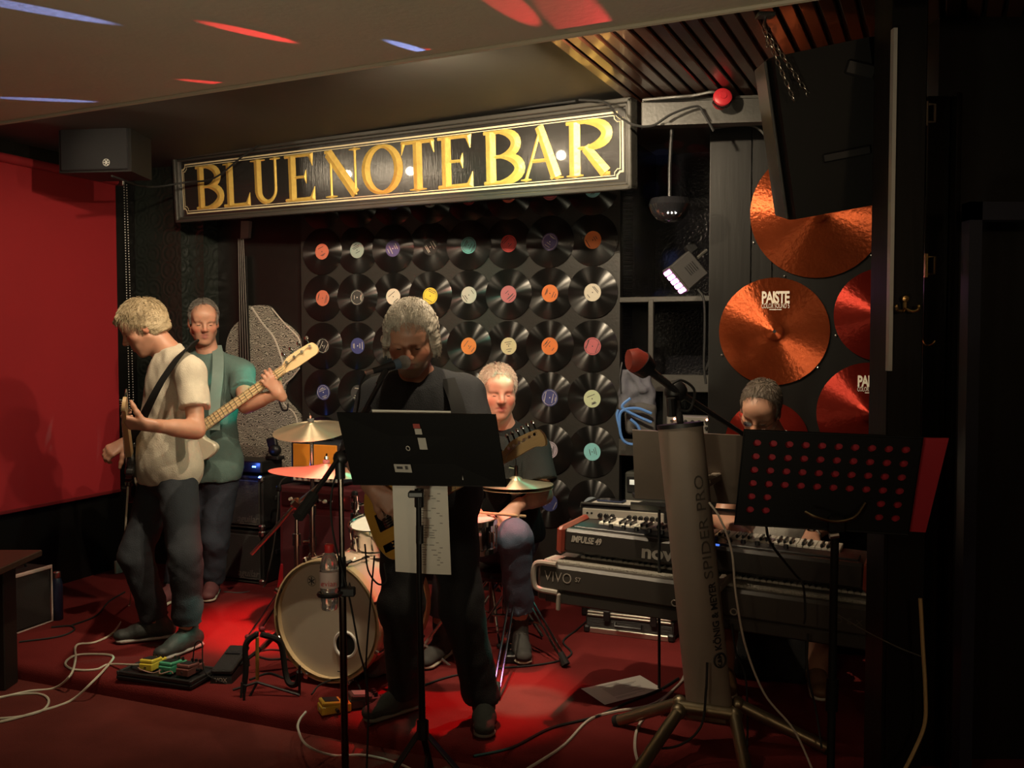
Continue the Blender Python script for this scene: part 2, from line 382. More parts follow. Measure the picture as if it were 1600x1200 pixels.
def glyph(ch, b, S):
    W_ = S[0]; serif = lambda x, y, w=.2, r=.0065: stroke(b, [(x-w, y), (x-w*.4, y), (x, y), (x+w*.4, y), (x+w, y)], [r*.5, r*.9, r*1.5, r*.9, r*.5], S)
    if ch in 'BR':
        stroke(b, [(.2, .01), (.2, .99)], T, S); stroke(b, [(0, .985), (.5, .985)], t, S)
        a = arc(.45, .745, .45 if ch == 'B' else .5, .235, 90, -90); stroke(b, a, bow(14, t, T), S)
        stroke(b, [(.22, .51), (.5, .51)], t, S)
        if ch == 'B':
            stroke(b, arc(.45, .265, .55, .25, 90, -90), bow(14, t, T*1.05), S); stroke(b, [(0, .015), (.48, .015)], t, S)
        else:
            stroke(b, [(.45, .52), (.92, .03)], [T*.8, T], S); serif(.2, .015, .2); stroke(b, [(.8, .015), (1.02, .015)], t, S)
    elif ch in 'EL':
        stroke(b, [(.25, .01), (.25, .99)], T, S); stroke(b, [(0, .015), (.95, .015)], [t, t*1.3], S)
        stroke(b, [(.80, .02), (.93, .02), (1, .28)], [t, T*.75, .002], S)
        if ch == 'L': serif(.25, .985, .25)
        else:
            stroke(b, [(0, .985), (.92, .985)], t, S); stroke(b, [(.78, .98), (.9, .98), (.94, .74)], [t, T*.7, .002], S)
            stroke(b, [(.3, .51), (.72, .51)], t*.9, S); stroke(b, [(.72, .66), (.68, .51), (.72, .36)], [.002, T*.45, .002], S)
    elif ch == 'U':
        stroke(b, [(.25, .99), (.25, .35)]+arc(.54, .32, .29, .29, 180, 270, 8), [T]*3+[T-(T-t*1.4)*i/7 for i in range(8)], S)
        stroke(b, arc(.54, .32, .29, .29, 270, 360, 8)+[(.83, .6), (.83, .99)], [t*1.3]*11, S); serif(.25, .985, .25); serif(.83, .985, .17)
    elif ch == 'N':
        stroke(b, [(.17, .01), (.17, .95)], t, S); stroke(b, [(.1, .97), (.86, .03)], T*1.05, S); stroke(b, [(.86, .02), (.86, .99)], t, S)
        serif(.17, .015, .17); serif(.86, .985, .16); stroke(b, [(0, .985), (.2, .985)], t, S)
    elif ch == 'O':
        stroke(b, arc(.5, .5, .42, .48, 90, 450, 36), [t*1.1+(T-t)*abs(math.sin(math.pi*2*i/36))**1.3 for i in range(37)], S)
    elif ch == 'T':
        stroke(b, [(.5, .01), (.5, .98)], T, S); stroke(b, [(0, .98), (1, .98)], t*1.1, S); serif(.5, .015, .26)
        for s in (-1, 1): stroke(b, [(.5+s*.4, .97), (.5+s*.44, .97), (.5+s*.5, .74)], [t, T*.5, .002], S)
    elif ch == 'A':
        stroke(b, [(.12, .02), (.5, 1.0)], t, S); stroke(b, [(.45, 1.0), (.85, .02)], [T*.8, T], S); stroke(b, [(.25, .36), (.68, .36)], t, S)
        serif(.12, .015, .13); serif(.86, .015, .16)
def signx(px): return (PL(px, 262, SMID, sy)-SMID).dot(sx)
for ch, a0, a1 in (('B', 303, 341), ('L', 346, 387), ('U', 389, 436), ('E', 443, 489), ('N', 506, 561), ('O', 565, 626), ('T', 626, 677), ('E', 683, 737), ('B', 755, 811), ('A', 813, 878), ('R', 884, 951)):
    x0, x1 = signx(a0), signx(a1); b = MB(); glyph(ch, b, (x1-x0, .262, x0, -.131)); b.build('letter', gold, sign, 20)

# ---------------------------------------------------------------- vinyl records
vin = mat('black vinyl', (.006, .006, .006), .30, var=.1, aniso=1.0, spec=.7)
rim = mat('black vinyl rim', (.008, .008, .008), .2)
cols = [505, 562, 621, 682, 740, 799, 861, 926]; rowy = [295, 375, 457, 541, 623, 706, 790]
X0, X7 = RX(505), RX(926); rz_ = [PL(926, y, RW, N).z for y in rowy]
LC = {'salmon': (.55, .16, .10), 'orange': (.72, .20, .05), 'white': (.62, .58, .48), 'yellow': (.75, .58, .06), 'pale grey': (.45, .45, .40), 'pink': (.50, .13, .15),
      'teal': (.12, .42, .42), 'navy': (.05, .06, .20), 'purple': (.10, .08, .22), 'dark grey': (.05, .05, .05), 'black': (.02, .02, .02), 'red': (.55, .05, .05),
      'cream': (.62, .58, .36), 'pale green': (.50, .58, .38), 'lilac': (.38, .33, .40), 'turquoise': (.22, .55, .60), 'grey green': (.28, .36, .33), 'sky grey': (.30, .36, .42)}
grid = ['dark grey|black|navy|grey green|pink|salmon|pink|turquoise', 'salmon|grey green|purple|black|teal|red|purple|orange', 'salmon|dark grey|white|yellow|pale grey|pink|orange|white',
        'black|navy|navy|cream|orange|cream|orange|pink', 'navy|dark grey|black|orange|white|black|navy|pale green',
        'dark grey|navy|red|cream|black|white|lilac|turquoise', 'navy|black|orange|navy|white|dark grey|navy|sky grey']
rowname = ['top', 'second', 'third', 'fourth', 'fifth', 'sixth', 'bottom']; ordn = ['first', 'second', 'third', 'fourth', 'fifth', 'sixth', 'seventh', 'eighth']
rr = .150
rp = MB().lathe([(.004, .0), (.148, .0), (rr, .0012), (.148, .0025), (.058, .0025), (.056, .0020), (.052, .0020), (.004, .0020)], 48, cap=False)
rec_me = None
for j in range(7):
    for i in range(8):
        c = grid[j].split('|')[i]
        if j == 6 and i < 3: continue
        p = RW+U*(X0+(X7-X0)*i/7); p = V((p.x, p.y, rz_[j])) + N*(-.0005-.0028*((i+j) % 2))
        root = thing('vinyl_record', 'black vinyl record with %s label, %s row of the board, %s from the alcove' % (c, rowname[j], ordn[7-i]), 'record',
                     p, rot=frame((0, 0, 0), U, Z, -N).to_3x3() @ Matrix.Rotation(random.uniform(0, 6), 3, 'Z'), group='vinyl records on the wall board')
        if rec_me is None: o = rp.build('disc', vin, root); rec_me = o.data
        else: o = bpy.data.objects.new('disc', rec_me); col.objects.link(o); o.parent = root
        lm = mat('record label '+c, LC[c], .55, var=.08, scale=60)
        lb = MB().lathe([(.0036, .0028), (.051, .0028), (.051, .0019)], 28, cap=False).build('label', lm, root)
        MW[lb.name] = MW[root.name]
        dark = sum(LC[c]) < .5; b = MB(); k0 = random.random()
        for q in range(random.choice((3, 4, 5))):
            w = random.uniform(.02, .06); y = random.choice((-1, 1))*random.uniform(.012, .036); w = min(w, 1.6*math.sqrt(max(1e-5, .047**2-y*y)))
            b.box((0, y, .003), (w, .0035, .0006))
        if k0 > .6: b.tube([V((math.cos(q*.5236)*.044, math.sin(q*.5236)*.044, .003)) for q in range(12)], .0012, 4, True)
        b.build('print', mat('pale label print', (.5, .48, .42), .6) if dark else ink, lb, 0)['kind'] = 'stuff'
        ce = MB().lathe([(.0001, .0031), (.0035, .0031), (.0035, .002)], 10, cap=False).build('spindle_hole', white if dark else ink, lb)

# ---------------------------------------------------------------- cymbals on the right wall
cym = mat('red lacquered cymbal', (.30, .026, .016), .42, .85, var=.3, scale=9, aniso=1.0, bump=.14, bscale=55)
cyo = mat('copper orange cymbal', (.34, .066, .020), .42, .85, var=.3, scale=9, aniso=1.0, bump=.16, bscale=55)
clear = mat('white cymbal print', (.70, .62, .52), .5, var=.02)
def wallcym(px, py, r, m, lab, logo, bell=.19):
    p = PL(px, py, CP, CN)-CN*.012
    M3 = frame((0, 0, 0), CU, Z, -CN).to_3x3()
    t_ = thing('wall_cymbal', lab, 'cymbal', p, rot=M3, group='cymbals screwed to the wall')
    b = MB(); prof = [(.008, .048)]+[(bell*r*math.sin(R(a)), .02+.028*math.cos(R(a))) for a in (25, 45, 65, 82)]+[(r*.3, .0185), (r*.6, .011), (r, .0)]
    b.lathe(prof, 64, cap=False); b.build('bronze', m, t_, 60)
    b = MB().lathe([(.0001, .047), (.009, .047), (.009, .043)], 14, cap=False).build('centre_hole', plastic, t_)
    for a in (80, 205, 320): MB().ball((r*1.04*math.cos(R(a)), r*1.04*math.sin(R(a)), -.006), (.006, .006, .004), 8).build('screw', steel, t_)
    if logo:
        h = .0145
        def at(x, y): rr_ = math.hypot(x, y); return .0185-(rr_/r-.3)/.3*.0075+.0012 if rr_ < r*.6 else .011-(rr_/r-.6)/.4*.011+.0025
        text('PAISTE', .075*r/.25, clear, t_, Matrix.Translation((.02*r, .62*r, at(.0, .62*r)+.001)) @ Matrix.Rotation(R(-2.5), 4, 'X'), .0012, 'logo', world=False, bold=.0025, space=.9, width=.5*r)
        text('COLOR SOUND 5', .032*r/.25, clear, t_, Matrix.Translation((.02*r, .47*r, at(0, .47*r)+.001)) @ Matrix.Rotation(R(-2), 4, 'X'), .0012, 'logo', world=False, width=.5*r)
        MB().box((.02*r, .405*r, at(0, .4*r)), (.22*r, .004, .0012)).build('logo', clear, t_)
wallcym(1277, 332, .315, cyo, 'largest copper red cymbal on the wall, partly behind the hanging loudspeaker', False)
wallcym(1209, 518, .262, cyo, 'copper orange hammered cymbal on the wall above the keyboard player', True)
wallcym(1378, 492, .222, cym, 'deep red cymbal on the wall behind the coat hook pillar', True)
wallcym(1357, 645, .242, cym, 'red cymbal low on the wall above the perforated music stand', True)
wallcym(1198, 690, .20, cym, 'red cymbal behind the head of the keyboard player', False)
# ================================================================ people: smooth bodies grown from rounded bones on a grid
class SDF:
    def __init__(s): s.p = []
    def _add(s, f, lo, hi, k, op): s.p.append((f, np.array(lo), np.array(hi), k, op)); return s
    def cone(s, a, b, ra, rb=None, k=.03, op='u', cut=None, flat=None):
        rb = ra if rb is None else rb; a = np.array(a, float); b = np.array(b, float); ba = b-a; L = max(1e-9, ba@ba); m = max(ra, rb)
        if flat: ax = np.array(flat[0], float); ff = 1-1/flat[1]
        cu = [(np.array(c[0], float), np.array(c[1], float)) for c in (cut or [])]
        def f(x, y, z):
            px, py, pz = x-a[0], y-a[1], z-a[2]
            t = np.clip((px*ba[0]+py*ba[1]+pz*ba[2])/L, 0, 1)
            qx, qy, qz = px-ba[0]*t, py-ba[1]*t, pz-ba[2]*t
            if flat:
                c = (qx*ax[0]+qy*ax[1]+qz*ax[2])*ff; qx = qx-c*ax[0]; qy = qy-c*ax[1]; qz = qz-c*ax[2]
            d = np.sqrt(qx*qx+qy*qy+qz*qz)-(ra+(rb-ra)*t)
            for c, n in cu: d = np.maximum(d, (x-c[0])*n[0]+(y-c[1])*n[1]+(z-c[2])*n[2])
            return d
        if flat: m *= max(1, flat[1])
        return s._add(f, np.minimum(a, b)-m, np.maximum(a, b)+m, k, op)
    def ell(s, c, r, B=None, k=.03, op='u', cut=None):
        c = np.array(c, float); r = np.array(r, float); B = np.array(B if B is not None else np.eye(3), float)     # rows of B: the axes
        cu = [(np.array(q[0], float), np.array(q[1], float)) for q in (cut or [])]
        def f(x, y, z):
            px, py, pz = x-c[0], y-c[1], z-c[2]
            u = [(px*B[i, 0]+py*B[i, 1]+pz*B[i, 2])/r[i] for i in range(3)]
            k0 = np.sqrt(u[0]**2+u[1]**2+u[2]**2); k1 = np.sqrt((u[0]/r[0])**2+(u[1]/r[1])**2+(u[2]/r[2])**2)+1e-9
            d = k0*(k0-1)/k1
            for q, n in cu: d = np.maximum(d, (x-q[0])*n[0]+(y-q[1])*n[1]+(z-q[2])*n[2])
            return d
        m = max(r); return s._add(f, c-m, c+m, k, op)
    def box(s, c, half, B, rnd=.01, k=.01, op='u'):
        c = np.array(c, float); B = np.array(B, float); h = np.array(half, float)-rnd
        def f(x, y, z):
            px, py, pz = x-c[0], y-c[1], z-c[2]
            q = [np.abs(px*B[i, 0]+py*B[i, 1]+pz*B[i, 2])-h[i] for i in range(3)]
            o = np.sqrt(sum(np.maximum(v, 0)**2 for v in q)); return o+np.minimum(np.maximum(q[0], np.maximum(q[1], q[2])), 0)-rnd
        m = float(np.linalg.norm(half)); return s._add(f, c-m, c+m, k, op)
    def mesh(s, h):
        us = [p for p in s.p if p[4] == 'u']
        lo = np.min([p[1] for p in us], 0)-3*h; hi = np.max([p[2] for p in us], 0)+3*h
        n = np.ceil((hi-lo)/h).astype(int)+1; Fd = np.full(n, .5, np.float32)
        ax = [lo[i]+h*np.arange(n[i]) for i in range(3)]
        for f, l, u, k, op in s.p:
            m = max(k, 0)+3*h; i0 = np.clip(((l-m-lo)/h).astype(int), 0, n-1); i1 = np.clip(((u+m-lo)/h).astype(int)+2, 1, n)
            if np.any(i1 <= i0): continue
            sl = tuple(slice(i0[i], i1[i]) for i in range(3))
            d = f(ax[0][sl[0]][:, None, None], ax[1][sl[1]][None, :, None], ax[2][sl[2]][None, None, :]); a = Fd[sl]
            if op == 'u':
                t = np.clip(.5+.5*(a-d)/k, 0, 1); Fd[sl] = a+(d-a)*t-k*t*(1-t)
            else:
                t = np.clip(.5-.5*(a+d)/k, 0, 1); Fd[sl] = a+(-d-a)*t+k*t*(1-t)
        return nets(Fd, lo, h)
def nets(Fd, lo, h):
    I = Fd < 0; c = np.zeros(np.array(Fd.shape)-1, np.uint8)
    offs = [(i, j, k) for i in (0, 1) for j in (0, 1) for k in (0, 1)]; sh = c.shape
    for o in offs: c += I[o[0]:o[0]+sh[0], o[1]:o[1]+sh[1], o[2]:o[2]+sh[2]]
    act = np.argwhere((c > 0) & (c < 8)); idx = np.full(sh, -1, np.int32); idx[tuple(act.T)] = np.arange(len(act))
    vals = np.stack([Fd[act[:, 0]+o[0], act[:, 1]+o[1], act[:, 2]+o[2]] for o in offs], 1)
    P = np.zeros((len(act), 3)); cnt = np.zeros(len(act))
    for a in range(8):
        for bb in range(a+1, 8):
            df = np.array(offs[bb])-np.array(offs[a])
            if np.abs(df).sum() != 1: continue
            va, vb = vals[:, a], vals[:, bb]; m = (va < 0) != (vb < 0)
            t = np.where(m, va/np.where(m, va-vb, 1), 0); P += (np.array(offs[a])[None]+t[:, None]*df[None])*m[:, None]; cnt += m
    P = lo+h*(act+P/cnt[:, None]); Q = []
    for ax in range(3):
        o1, o2 = (ax+1) % 3, (ax+2) % 3
        s0 = [slice(1, -1)]*3; s0[ax] = slice(0, -1); s1 = [slice(1, -1)]*3; s1[ax] = slice(1, None)
        a, b = I[tuple(s0)], I[tuple(s1)]; e = np.argwhere(a != b); inn = a[tuple(e.T)]
        base = e.copy(); base[:, o1] += 1; base[:, o2] += 1
        q = []
        for d1, d2 in ((-1, -1), (0, -1), (0, 0), (-1, 0)):
            r = base.copy(); r[:, o1] += d1; r[:, o2] += d2; q.append(idx[r[:, 0], r[:, 1], r[:, 2]])
        q = np.stack(q, 1); q[~inn] = q[~inn][:, ::-1]; Q.append(q)
    return P, np.concatenate(Q)
def npnoise(P, f, seed=0, oct=3):                        # cheap smooth noise: sums of turned sines
    r = np.random.RandomState(seed); out = np.zeros(len(P)); am = 1
    for o in range(oct):
        for k in range(4):
            d = r.normal(size=3); d /= np.linalg.norm(d); out += am*np.sin(P@d*f*2+r.uniform(0, 6.28)+1.3*np.sin(P@r.normal(size=3)*f*.7)); 
        f *= 2.1; am *= .5
    return out/4
def org(name, S, h, m, parent, noise=None, colf=None):
    P, Q = S.mesh(h)
    if noise:
        me0 = np.zeros_like(P); a = P[Q[:, 1]]-P[Q[:, 0]]; b = P[Q[:, 3]]-P[Q[:, 0]]; fn = np.cross(a, b)
        for k in range(4): np.add.at(me0, Q[:, k], fn)
        me0 /= np.linalg.norm(me0, axis=1)[:, None]+1e-12; P = P+me0*noise(P)[:, None]
    inv = np.array(MW[parent.name].inverted()); L = P@inv[:3, :3].T+inv[:3, 3]
    me = bpy.data.meshes.new(name); me.vertices.add(len(L)); me.vertices.foreach_set('co', L.ravel())
    me.loops.add(Q.size); me.loops.foreach_set('vertex_index', Q.ravel().astype(np.int32))
    me.polygons.add(len(Q)); me.polygons.foreach_set('loop_start', np.arange(0, Q.size, 4, dtype=np.int32)); me.polygons.foreach_set('loop_total', np.full(len(Q), 4, np.int32))
    me.update(calc_edges=True); me.polygons.foreach_set('use_smooth', np.ones(len(Q), bool)); me.materials.append(m)
    if colf is not None:
        at = me.color_attributes.new('Col', 'FLOAT_COLOR', 'POINT'); C = np.ones((len(P), 4), np.float32); C[:, :3] = colf(P); at.data.foreach_set('color', C.ravel())
    o = bpy.data.objects.new(name, me); col.objects.link(o); o.parent = parent; MW[o.name] = MW[parent.name]
    return o
skinm = mat('skin', (.5, .3, .2), .48, var=.05, sss=.08, bump=.05, bscale=300)
nt = skinm.node_tree; vc = nt.nodes.new('ShaderNodeVertexColor'); vc.layer_name = 'Col'
nt.links.new(vc.outputs[0], nt.nodes['Principled BSDF'].inputs['Base Color'])
nn = lambda v: np.array(v, float)/np.linalg.norm(v)
def hand(S, w, d, pn, sgn, curl, thumb=(.5, .2), spread=.0, k=.007, sz=1.0):
    w = np.array(w, float); d = nn(d); pn = np.array(pn, float); pn = nn(pn-d*(pn@d)); s = np.cross(d, pn)*sgn
    lat = np.array([.030, .010, -.0105, -.029])*sz; al = np.array([.092, .096, .091, .082])*sz; ln = np.array([.072, .080, .074, .058])*sz
    S.cone(w-d*.03, w+d*.03, .028*sz, .026*sz, .02, flat=(pn, .72))
    for i in range(4):
        kn = w+d*al[i]+s*lat[i]; S.cone(w+d*.015+s*lat[i]*.6, kn, .0145*sz, .0118*sz, .014)
        c = curl[i] if isinstance(curl[0], (tuple, list)) else curl; th = 0; p = kn
        for j, fr in enumerate((.46, .30, .24)):
            th += R(c[j]); dr = d*math.cos(th)+pn*math.sin(th)+s*spread*(1.5-i)*.12; q = p+nn(dr)*ln[i]*fr
            S.cone(p, q, (.0098-.0009*j)*sz, (.0092-.001*j)*sz, k); p = q
    p = w+d*.022+s*.024; t0, t1 = thumb
    for j, L in enumerate((.046, .034, .027)):
        a = t0+t1*j; dr = nn(d*math.cos(a*.6)*.75+s*math.cos(a)*.75+pn*math.sin(a)*1.0); q = p+dr*L*sz
        S.cone(p, q, (.0145-.002*j)*sz, (.0125-.002*j)*sz, .009); p = q
def frame3(fwd, up):
    f = nn(fwd); u = np.array(up, float); u = nn(u-f*(u@f)); return np.array([np.cross(f, u), f, u])   # right, forward, up
def headsdf(S, c, B, nb, hs=1.0, jaw=1.0, mouth=0):
    P = lambda x, y, z: np.array(c)+hs*(B[0]*x+B[1]*y+B[2]*z)
    E = lambda p, r, k=.02, op='u', **kw: S.ell(P(*p), np.array(r)*hs, B, k*hs, op, **kw)
    C = lambda a, b, ra, rb=None, k=.02, op='u', **kw: S.cone(P(*a), P(*b), ra*hs, (ra if rb is None else rb)*hs, k*hs, op, **kw)
    S.cone(P(0, -.025, -.05), nb, .056*hs, .062, .03); C((0, .02, -.09), (0, -.005, -.14), .03, .035, .03)
    E((0, -.012, .036), (.076, .097, .086)); E((0, .022, -.028), (.063*jaw, .072, .092))
    for s in (-1, 1):
        C((s*.054*jaw, -.002, -.058), (s*.02, .058, -.102), .020, .018, .025)
        E((s*.043, .054, -.026), (.024, .024, .022), .025); E((s*.078, -.008, -.012), (.010, .019, .031), .006)
        E((s*.085, -.004, -.008), (.006, .009, .016), .006, 's')
    E((0, .060, -.070), (.042, .026, .036), .02); E((s*.0, .064, -.106), (.026, .020, .017), .016); E((0, .062, .045), (.06, .03, .035), .03)
    C((-.044, .072, .021), (-.012, .081, .017), .0105, k=.014); C((.044, .072, .021), (.012, .081, .017), .0105, k=.014)
    for s in (-1, 1):
        E((s*.031, .096, .002), (.017, .014, .011), .010, 's'); E((s*.0315, .0715, .0), (.0150, .0125, .0112), .005)
        C((s*.0315-.011, .0825, -.004), (s*.0315+.011, .0825, -.004), .003, k=.004)
    C((0, .086, .012), (0, .110, -.026), .0085, .0115, .012)
    for s in (-1, 1): E((s*.0125, .100, -.031), (.0085, .011, .0075), .008); E((s*.006, .108, -.041), (.004, .006, .004), .004, 's')
    C((-.022, .080, -.062), (0, .088, -.059), .0048, .006, k=.007); C((.022, .080, -.062), (0, .088, -.059), .0048, .006, k=.007)
    C((-.016, .083, -.0735), (0, .088, -.0735), .0055, .007, k=.007); C((.016, .083, -.0735), (0, .088, -.0735), .0055, .007, k=.007)
    C((-.025, .087, -.0685), (0, .098, -.0660), .0026+.004*mouth, k=.004, op='s'); C((.025, .087, -.0685), (0, .098, -.0660), .0026+.004*mouth, k=.004, op='s')
    return P
def person(label, base, J, hf, hu=(0, 0, 1), skin=(.50, .27, .18), hs=1.0, bulk=1.0, belly=1.0, hands=(), jaw=1.0, lip=(.36, .13, .11), beard=None, voxel=.0052, mouth=0, hem=-.02, sleeve=.55,
           shirt=None, pants=None, pantcut=.92, shoes=None, sole=None, toeL=None, toeR=None, hair=None, shirtfold=.007, legr=1.0, torsofwd=None, brow=(.25, .2, .15), sleeveR=None):
    t = thing('person', label, 'person', base)
    J = {k: np.array(v, float) for k, v in J.items()}
    nb, pv = J['neck'], J['pelvis']; up = nn(nb-pv); rv = J['sR']-J['sL']; rv = nn(rv-up*(rv@up)); fw = np.cross(up, rv)
    rh = J['hR']-J['hL']; rh = nn(rh-np.array([0, 0, 1])*rh[2]); TB = np.array([rv, fw, up]); PB = np.array([rh, np.cross([0, 0, 1], rh), [0, 0, 1]])
    HB = frame3(hf, hu)
    mid = lambda f: pv+(nb-pv)*f
    def torso(S, e, k=.05, cut=None, low=True):
        S.ell(mid(.66)+fw*.0, np.array((.172*bulk, .118*bulk, .21))+e, TB, k, cut=cut)
        S.ell(mid(.34)+fw*.018*belly, np.array((.158*bulk, .122*belly, .19))+e, TB, k, cut=cut)
        if low: S.ell(mid(.06), np.array((.168*bulk, .122*bulk, .14))+e, PB, k, cut=cut)
        for s in ('sL', 'sR'):
            S.cone(mid(.90), J[s], .062+e, .060+e, k, cut=cut); S.cone(nb+up*.02, J[s]*.75+nb*.25+up*.018, .03+e, .026+e, k, cut=cut)
    def legs(S, e0, e1, e2, k=.04, cut=1.0):
        for a, b_, c in (('hL', 'kL', 'aL'), ('hR', 'kR', 'aR')):
            S.cone(J[a], J[b_], (.088+e0)*legr, (.060+e1)*legr, k)
            d = nn(J[c]-J[b_]); S.cone(J[b_], J[c], (.061+e1)*legr, .043+e2, k, cut=[(J[b_]+(J[c]-J[b_])*cut, d)] if cut < 1 else None)
            if e2 < .01: S.cone(J[b_]*.72+J[c]*.28-fw*.012, J[b_]*.5+J[c]*.5-fw*.01, .052, .046, .03)
    # ---- body
    S = SDF(); torso(S, 0); legs(S, 0, 0, 0)
    for s in 'LR':
        S.cone(J['s'+s], J['e'+s], .050*bulk, .041, .03); S.cone(J['e'+s], J['w'+s], .0425, .029, .02)
        S.cone(J['e'+s]*.8+J['w'+s]*.2, J['e'+s]*.55+J['w'+s]*.45, .044, .038, .02)
    P = headsdf(S, J['head'], HB, nb, hs, jaw, mouth)
    for hd in hands: hand(S, **hd)
    sk = np.array(skin); paints = [((0, .09, -.060), (.024, .012, .0065), lip), ((0, .09, -.073), (.020, .012, .007), lip)]
    for s in (-1, 1):
        paints += [((s*.045, .07, -.03), (.026, .03, .024), sk*np.array((1.06, .84, .82))), ((s*.083, -.008, -.012), (.02, .03, .04), sk*np.array((1.05, .85, .82)))]
    paints += [((0, .108, -.026), (.016, .02, .016), sk*np.array((1.08, .84, .80)))]
    def colf(Pt):
        C = np.tile(sk, (len(Pt), 1)); C *= (1+.07*npnoise(Pt, 40, 3))[:, None]
        L = (Pt-J['head'])/hs@HB.T
        if beard:
            d = np.sqrt(((L-np.array((0, .055, -.085)))/np.array((.066, .06, .046)))**2@np.ones(3)); w = np.clip((1.05-d)/.18, 0, 1)*beard[1]
            C = C*(1-w)[:, None]+np.array(beard[0])*w[:, None]
        if hair:                                         # the roots show through at the hair line
            nz_ = .010*npnoise(Pt, 60, 8); f0 = nn(np.array((0, .86, -hair.get('slope', .5)))); dd_ = (L-np.array((0, hair.get('front', .052), hair.get('line', .062))))@f0
            w = np.clip((.004-dd_+nz_)/.012, 0, 1)*np.clip((L[:, 2]-hair.get('low', -.035)+.02+nz_)/.015, 0, 1)*np.clip((L[:, 2]+.01-L[:, 1]*.2)/.03+1, 0, 1)*(np.abs(L[:, 0]) < .078)
            C = C*(1-w)[:, None]+np.array(hair['col'])*.8*w[:, None]
        for p, r, cc in paints:
            d = np.sqrt((((L-np.array(p))/np.array(r))**2).sum(1)); w = np.clip((1.15-d)/.4, 0, 1); C = C*(1-w)[:, None]+np.array(cc)*w[:, None]
        return np.clip(C, 0, 1)
    org('body', S, voxel, skinm, t, None, colf)
    # ---- eyebrows and lashes
    bm_ = mat('eyebrow hair %.2f' % brow[0], brow, .8); lash = mat('dark lashes', (.035, .02, .015), .7)
    for s in (-1, 1):
        MB(t).tube([V(P(s*x, y, z)) for x, y, z in ((.014, .0885, .020), (.026, .0885, .0245), (.040, .081, .024), (.049, .070, .018))], [.0036*hs, .0052*hs, .0046*hs, .0022*hs], 6).build('eyebrow', bm_, t)
        MB(t).tube([V(P(s*.0315+x, y, z)) for x, y, z in ((-.0125, .0795, -.0015), (-.006, .0845, -.0035), (0, .0858, -.0042), (.006, .0845, -.0035), (.0125, .0785, -.0015))], .0021*hs, 5).build('eyelashes', lash, t)
    # ---- hair
    if hair:
        S = SDF(); hr = dict(hair); hc = hr['col']; hr['mat'] = mat('hair %.3f %.3f' % hc[:2], hc, .6, var=.3, scale=90, bump=.3, bscale=200); hr['smat'] = mat('hair strands %.3f %.3f' % hc[:2], tuple(min(.9, v*1.12) for v in hc), .45, var=.75, scale=260)
        fc = hr.get('front', .052); lowz = hr.get('low', -.035)
        cuts = [(P(0, fc, hr.get('line', .062)), nn(HB[1]*.86-HB[2]*hr.get('slope', .5))), (P(0, 0, lowz), nn(-HB[2]-HB[1]*.0))]
        th = hr.get('thick', .010); S.ell(P(0, -.013, .036), np.array((.077+th, .098+th, .087+th))*hs, HB, .01, cut=cuts)
        S.ell(P(0, -.045, -.02), np.array((.066+th, .062+th, .08))*hs, HB, .04, cut=[(P(0, -.02 if not hr.get('long') else .0, 0), HB[1]), (P(0, 0, lowz-.03), -HB[2])])
        for s in (-1, 1):
            if hr.get('side', 1): S.cone(P(s*.072, .008, .03), P(s*.072, .012, hr.get('burn', -.012)), .012*hs, .007*hs, .015)
            if hr.get('long'):
                S.cone(P(s*.068, .012, .07), P(s*.083, .012, -.01), .022*hs, .018*hs, .02); S.cone(P(s*.083, .008, -.01), P(s*.078, -.002, -.066), .019*hs, .012*hs, .02)
                S.cone(P(s*.016, .056, .100), P(s*.070, .046, .050), .016*hs, .014*hs, .02); S.cone(P(s*.05, -.04, .04), P(s*.06, -.05, -.075), .04*hs, .026*hs, .03)
        for (a, b_, ra, rb) in hr.get('tufts', ()): S.cone(P(*a), P(*b_), ra*hs, rb*hs, .014)
        am = hr.get('rough', .003)*.5
        def fold(Pt):
            L = (Pt-J['head'])@HB.T; ang = np.arctan2(L[:, 0], L[:, 2]+.02)
            return am*(np.sin(ang*hr.get('freq', 26)*2.2+3*npnoise(Pt, 14, 6))*.5+npnoise(Pt, 60, 5)*1.0)
        ho_ = org('hair', S, .0045, hr['mat'], t, fold)
        # strands combed over it
        rg = np.random.RandomState(4); lng = hr.get('long'); ns = 3400 if lng else 2200; crown = nn((.0, -.45, .9)); rad = np.array((.077+th, .098+th, .087+th)); cen = np.array((0, -.013, .036)); SV = []; SF_ = []
        sp = hr.get('spike', 0); seg = 7 if lng else 4; step = hr.get('step', .011 if not lng else .015)
        inside = lambda q, e=.006: all((P(*q)-c0)@n0 < e for c0, n0 in cuts) or (q[1] < -.02 and q[2] > lowz-.03)
        while len(SV) < ns*seg*3 and len(SV) < 80000:
            d0 = rg.normal(size=3); d0 /= np.linalg.norm(d0)
            q = cen+rad*d0*(1+rg.uniform(-.01, .05))
            if not inside(q, rg.exponential(.007)) or d0[2] < -.75: continue
            pts = [q]; jit = rg.normal(size=3)*.28
            for k in range(seg-1):
                tn_ = -(crown-d0*(crown@d0)); tn_ = tn_/(np.linalg.norm(tn_)+.15)+jit; tn_ -= d0*(tn_@d0)
                if lng and d0[2] < .45: q2 = pts[-1]+np.array((d0[0]*.10, d0[1]*.06, -1))*step; q2 = q2+rg.normal(size=3)*.001
                else: q2 = pts[-1]+nn(nn(tn_)*(1-sp)+d0*sp)*step
                d0 = (q2-cen)/rad; rr0 = np.linalg.norm(d0); d0 /= rr0
                if not (lng and d0[2] < .3) and not sp: q2 = cen+rad*d0*(1.008+.022*rg.rand()+hr.get('lift', .0)*k)
                if lng and q2[1] > .05 and abs(q2[0]) < .055 and q2[2] < .05: q2 = pts[-1]
                if q2[2] < (lowz-.025) or (not lng and not sp and not inside(q2, .014)): q2 = pts[-1]+(q2-pts[-1])*.02
                pts.append(q2)
